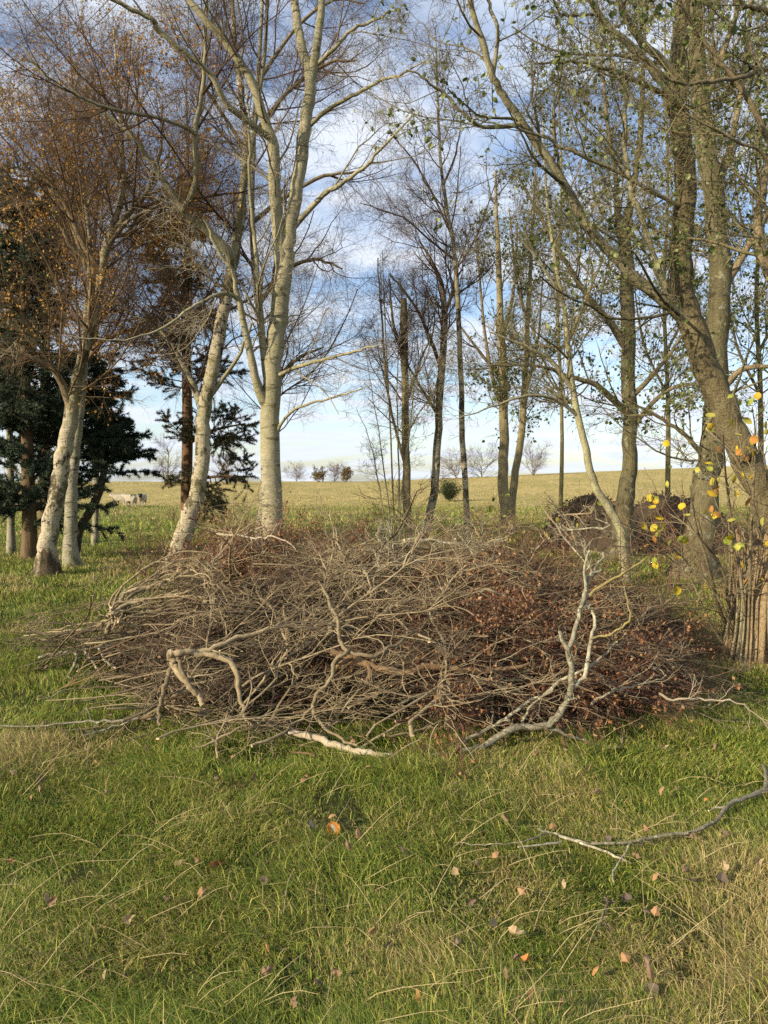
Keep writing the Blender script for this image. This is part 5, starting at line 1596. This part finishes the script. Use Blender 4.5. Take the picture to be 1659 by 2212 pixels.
# bare bramble and sapling stems behind the heap
def bramble(u, d, h, label, seed, n=9, leafy=None, sp=.5):
    r = np.random.default_rng(seed)
    p = px(u, 1040, d); base = np.array([p[0], d, float(gz(p[0], d))])
    root = thing('bramble_bush', base, label, 'bush')
    A = np.zeros((n, 9, 3)); D = unit(np.stack([r.normal(size=n) * sp, r.normal(size=n) * sp, np.ones(n)], 1))
    A[:, 0] = np.stack([r.normal(size=n) * .2, r.normal(size=n) * .2, np.full(n, -.04)], 1)
    for i in range(1, 9):
        A[:, i] = A[:, i - 1] + D * h / 8 * r.uniform(.7, 1.2, (n, 1))
        D = unit(D + r.normal(size=(n, 3)) * .14 - np.array([0, 0, .05]))
    R = np.linspace(.008, .003, 9)[None] * np.ones((n, 1))
    P1, R1 = spawn(A, R, n * 12, r, (.2, 1), (h * .12, h * .4), (25, 65), 6, .16, .02, 0, .5, .005, .0025, .5, .3)
    P2, R2 = spawn(P1, R1, n * 40, r, (.2, 1), (h * .05, h * .18), (25, 65), 4, .16, .02, 0, .6, .0035, .002, .5, .3)
    bf = Buf(); tubes(bf, A, R, 5); tubes(bf, P1, R1, 4); tubes(bf, P2, R2, 3)
    link('stems', bf.mesh('bramble_stems', M['twig_brown'] if seed % 2 else M['red_twig']), root)
    if leafy:
        lb = Buf(); c_ = leafy[0]
        leaves(lb, P2[r.integers(0, len(P2), c_), r.integers(1, 4, c_)], r, leafy[1], .8, leafy[2], .4, big=leafy[1][1] > .06)
        link('foliage', lb.mesh('bramble_foliage', M['leaf'], smooth=False), root)


YG = ((.26, .30, .05), (.44, .38, .06), (.16, .20, .04))
for k, (u, d, h, lab, lf) in enumerate([
        (330, 12, .9, 'bare thin bramble at the foot of the leaning birch, left side', None),
        (450, 11.5, 1.0, 'red brown bramble right behind the foot of the leaning birch', (220, (.02, .04), COPPER)),
        (520, 11.2, 1.2, 'red brown bramble between the leaning birch and the cream tree', (260, (.02, .04), COPPER)),
        (680, 11.0, 1.2, 'red brown bramble right of the foot of the cream tree', (200, (.02, .04), COPPER)),
        (780, 14, 1.2, 'bare bramble before the snapped trunk', None),
        (930, 13, 1.3, 'bare bramble under the thin scarred birch', (30, (.05, .08), YG)),
        (1060, 13, 1.4, 'bramble with yellow green leaves under the forked poles', (70, (.06, .10), YG)),
        (1120, 12, 1.5, 'bramble with a few green leaves right of the forked poles', (50, (.06, .10), YG)),
        (1190, 10.5, 1.2, 'tall bare bramble left of the knee bent stem', (60, (.02, .04), COPPER)),
        (1270, 10.0, 1.0, 'tall red brown bramble before the knee bent stem', (120, (.02, .04), COPPER)),
        (1420, 11, 1.6, 'thin bramble before the earth mound', (40, (.03, .05), GOLD)),
        (1560, 10, 1.7, 'dense bare bramble between the thick trunk and the hazel', (30, (.04, .06), YG))]):
    bramble(u, d, h, lab, 300 + k, 12, lf)

# ------------------------------------------------------------------ fallen leaves
LEAFCOL = [(.30, .17, .08), (.22, .14, .08), (.34, .25, .14), (.20, .14, .09), (.10, .075, .055)]
lr = np.random.default_rng(61)


def fallen(u, v, size, col, label, group=None, lift=.055):
    p = px_ground(u, v)
    lb = Buf()
    n = 1
    leaves(lb, np.zeros((1, 3)), lr, (size * .8, size * .8), .62, (col,), 0, big=True, jit=.1, curl=2.6, rag=.7)
    o = link('fallen_leaf', lb.mesh('fallen_leaf', M['dead_leaf'], smooth=False), None, (p[0], p[1], p[2] + lift))
    tag(o, label, 'leaf', group)
    return o


for u, v, s, c_, lab in [
        (715, 1800, .10, (.46, .19, .04), 'bright orange oak leaf lying on the grass below the peeled log'),
        (452, 1895, .085, (.34, .16, .07), 'large flat brown leaf on the grass at lower left'),
        (395, 1885, .09, (.46, .36, .18), 'curled tan leaf standing up beside the large flat brown leaf'),
        (668, 1802, .06, (.05, .05, .055), 'blackened leaf just below the bright orange oak leaf'),
        (725, 1825, .05, (.50, .42, .30), 'small pale leaf right of the blackened one'),
        (1056, 2028, .07, (.36, .28, .17), 'curled tan leaf on the grass at lower middle'),
        (1135, 2050, .08, (.42, .30, .16), 'crumpled tan leaf right of the curled tan leaf'),
        (1130, 2112, .05, (.46, .18, .05), 'small orange leaf on a dark patch at lower middle'),
        (1425, 1740, .07, (.34, .21, .12), 'brown leaf above the long forked stick at right'),
        (992, 1625, .09, (.50, .33, .12), 'large tan leaf under the big forked branch'),
        (1160, 1640, .08, (.46, .30, .12), 'yellow tan leaf on the grass right of the big forked branch'),
        (905, 2205, .05, (.48, .28, .08), 'orange leaf at the bottom edge of the ground'),
        (576, 2075, .05, (.44, .24, .10), 'tan orange leaf in the straw at lower left middle'),
        (1520, 1755, .045, (.46, .19, .06), 'small round orange leaf left of the stick elbow at right'),
        (1285, 2140, .05, (.46, .24, .09), 'small orange leaf right of the dark twig at the bottom'),
        (25, 1882, .05, (.40, .20, .10), 'small orange leaf at the left edge of the grass')]:
    fallen(u, v, s, c_, lab)
small = []
for c_ in LEAFCOL:
    for q in range(2):
        lb = Buf(); leaves(lb, np.zeros((1, 3)), lr, (.03, .05), .65, (c_,), 0, big=True, curl=2.8, rag=.7)
        small.append(lb.mesh('fallen_leaf', M['dead_leaf'], smooth=False))
for k in range(190):
    d = math.exp(lr.uniform(math.log(2.1), math.log(12)))
    x = lr.uniform(-.5, .5) * d
    if ((x - PCX) / PRX) ** 2 + ((d - PCY) / PRY) ** 2 < .95:
        continue
    o = link('fallen_leaf', small[lr.integers(0, len(small))], None, (x, d, float(gz(x, d)) + .05))
    o.rotation_euler = (lr.uniform(-.5, .5), lr.uniform(-.5, .5), lr.uniform(0, 6.28))
    tag(o, 'small dry brown leaf scattered on the grass', 'leaf', 'small dry leaves scattered on the grass')
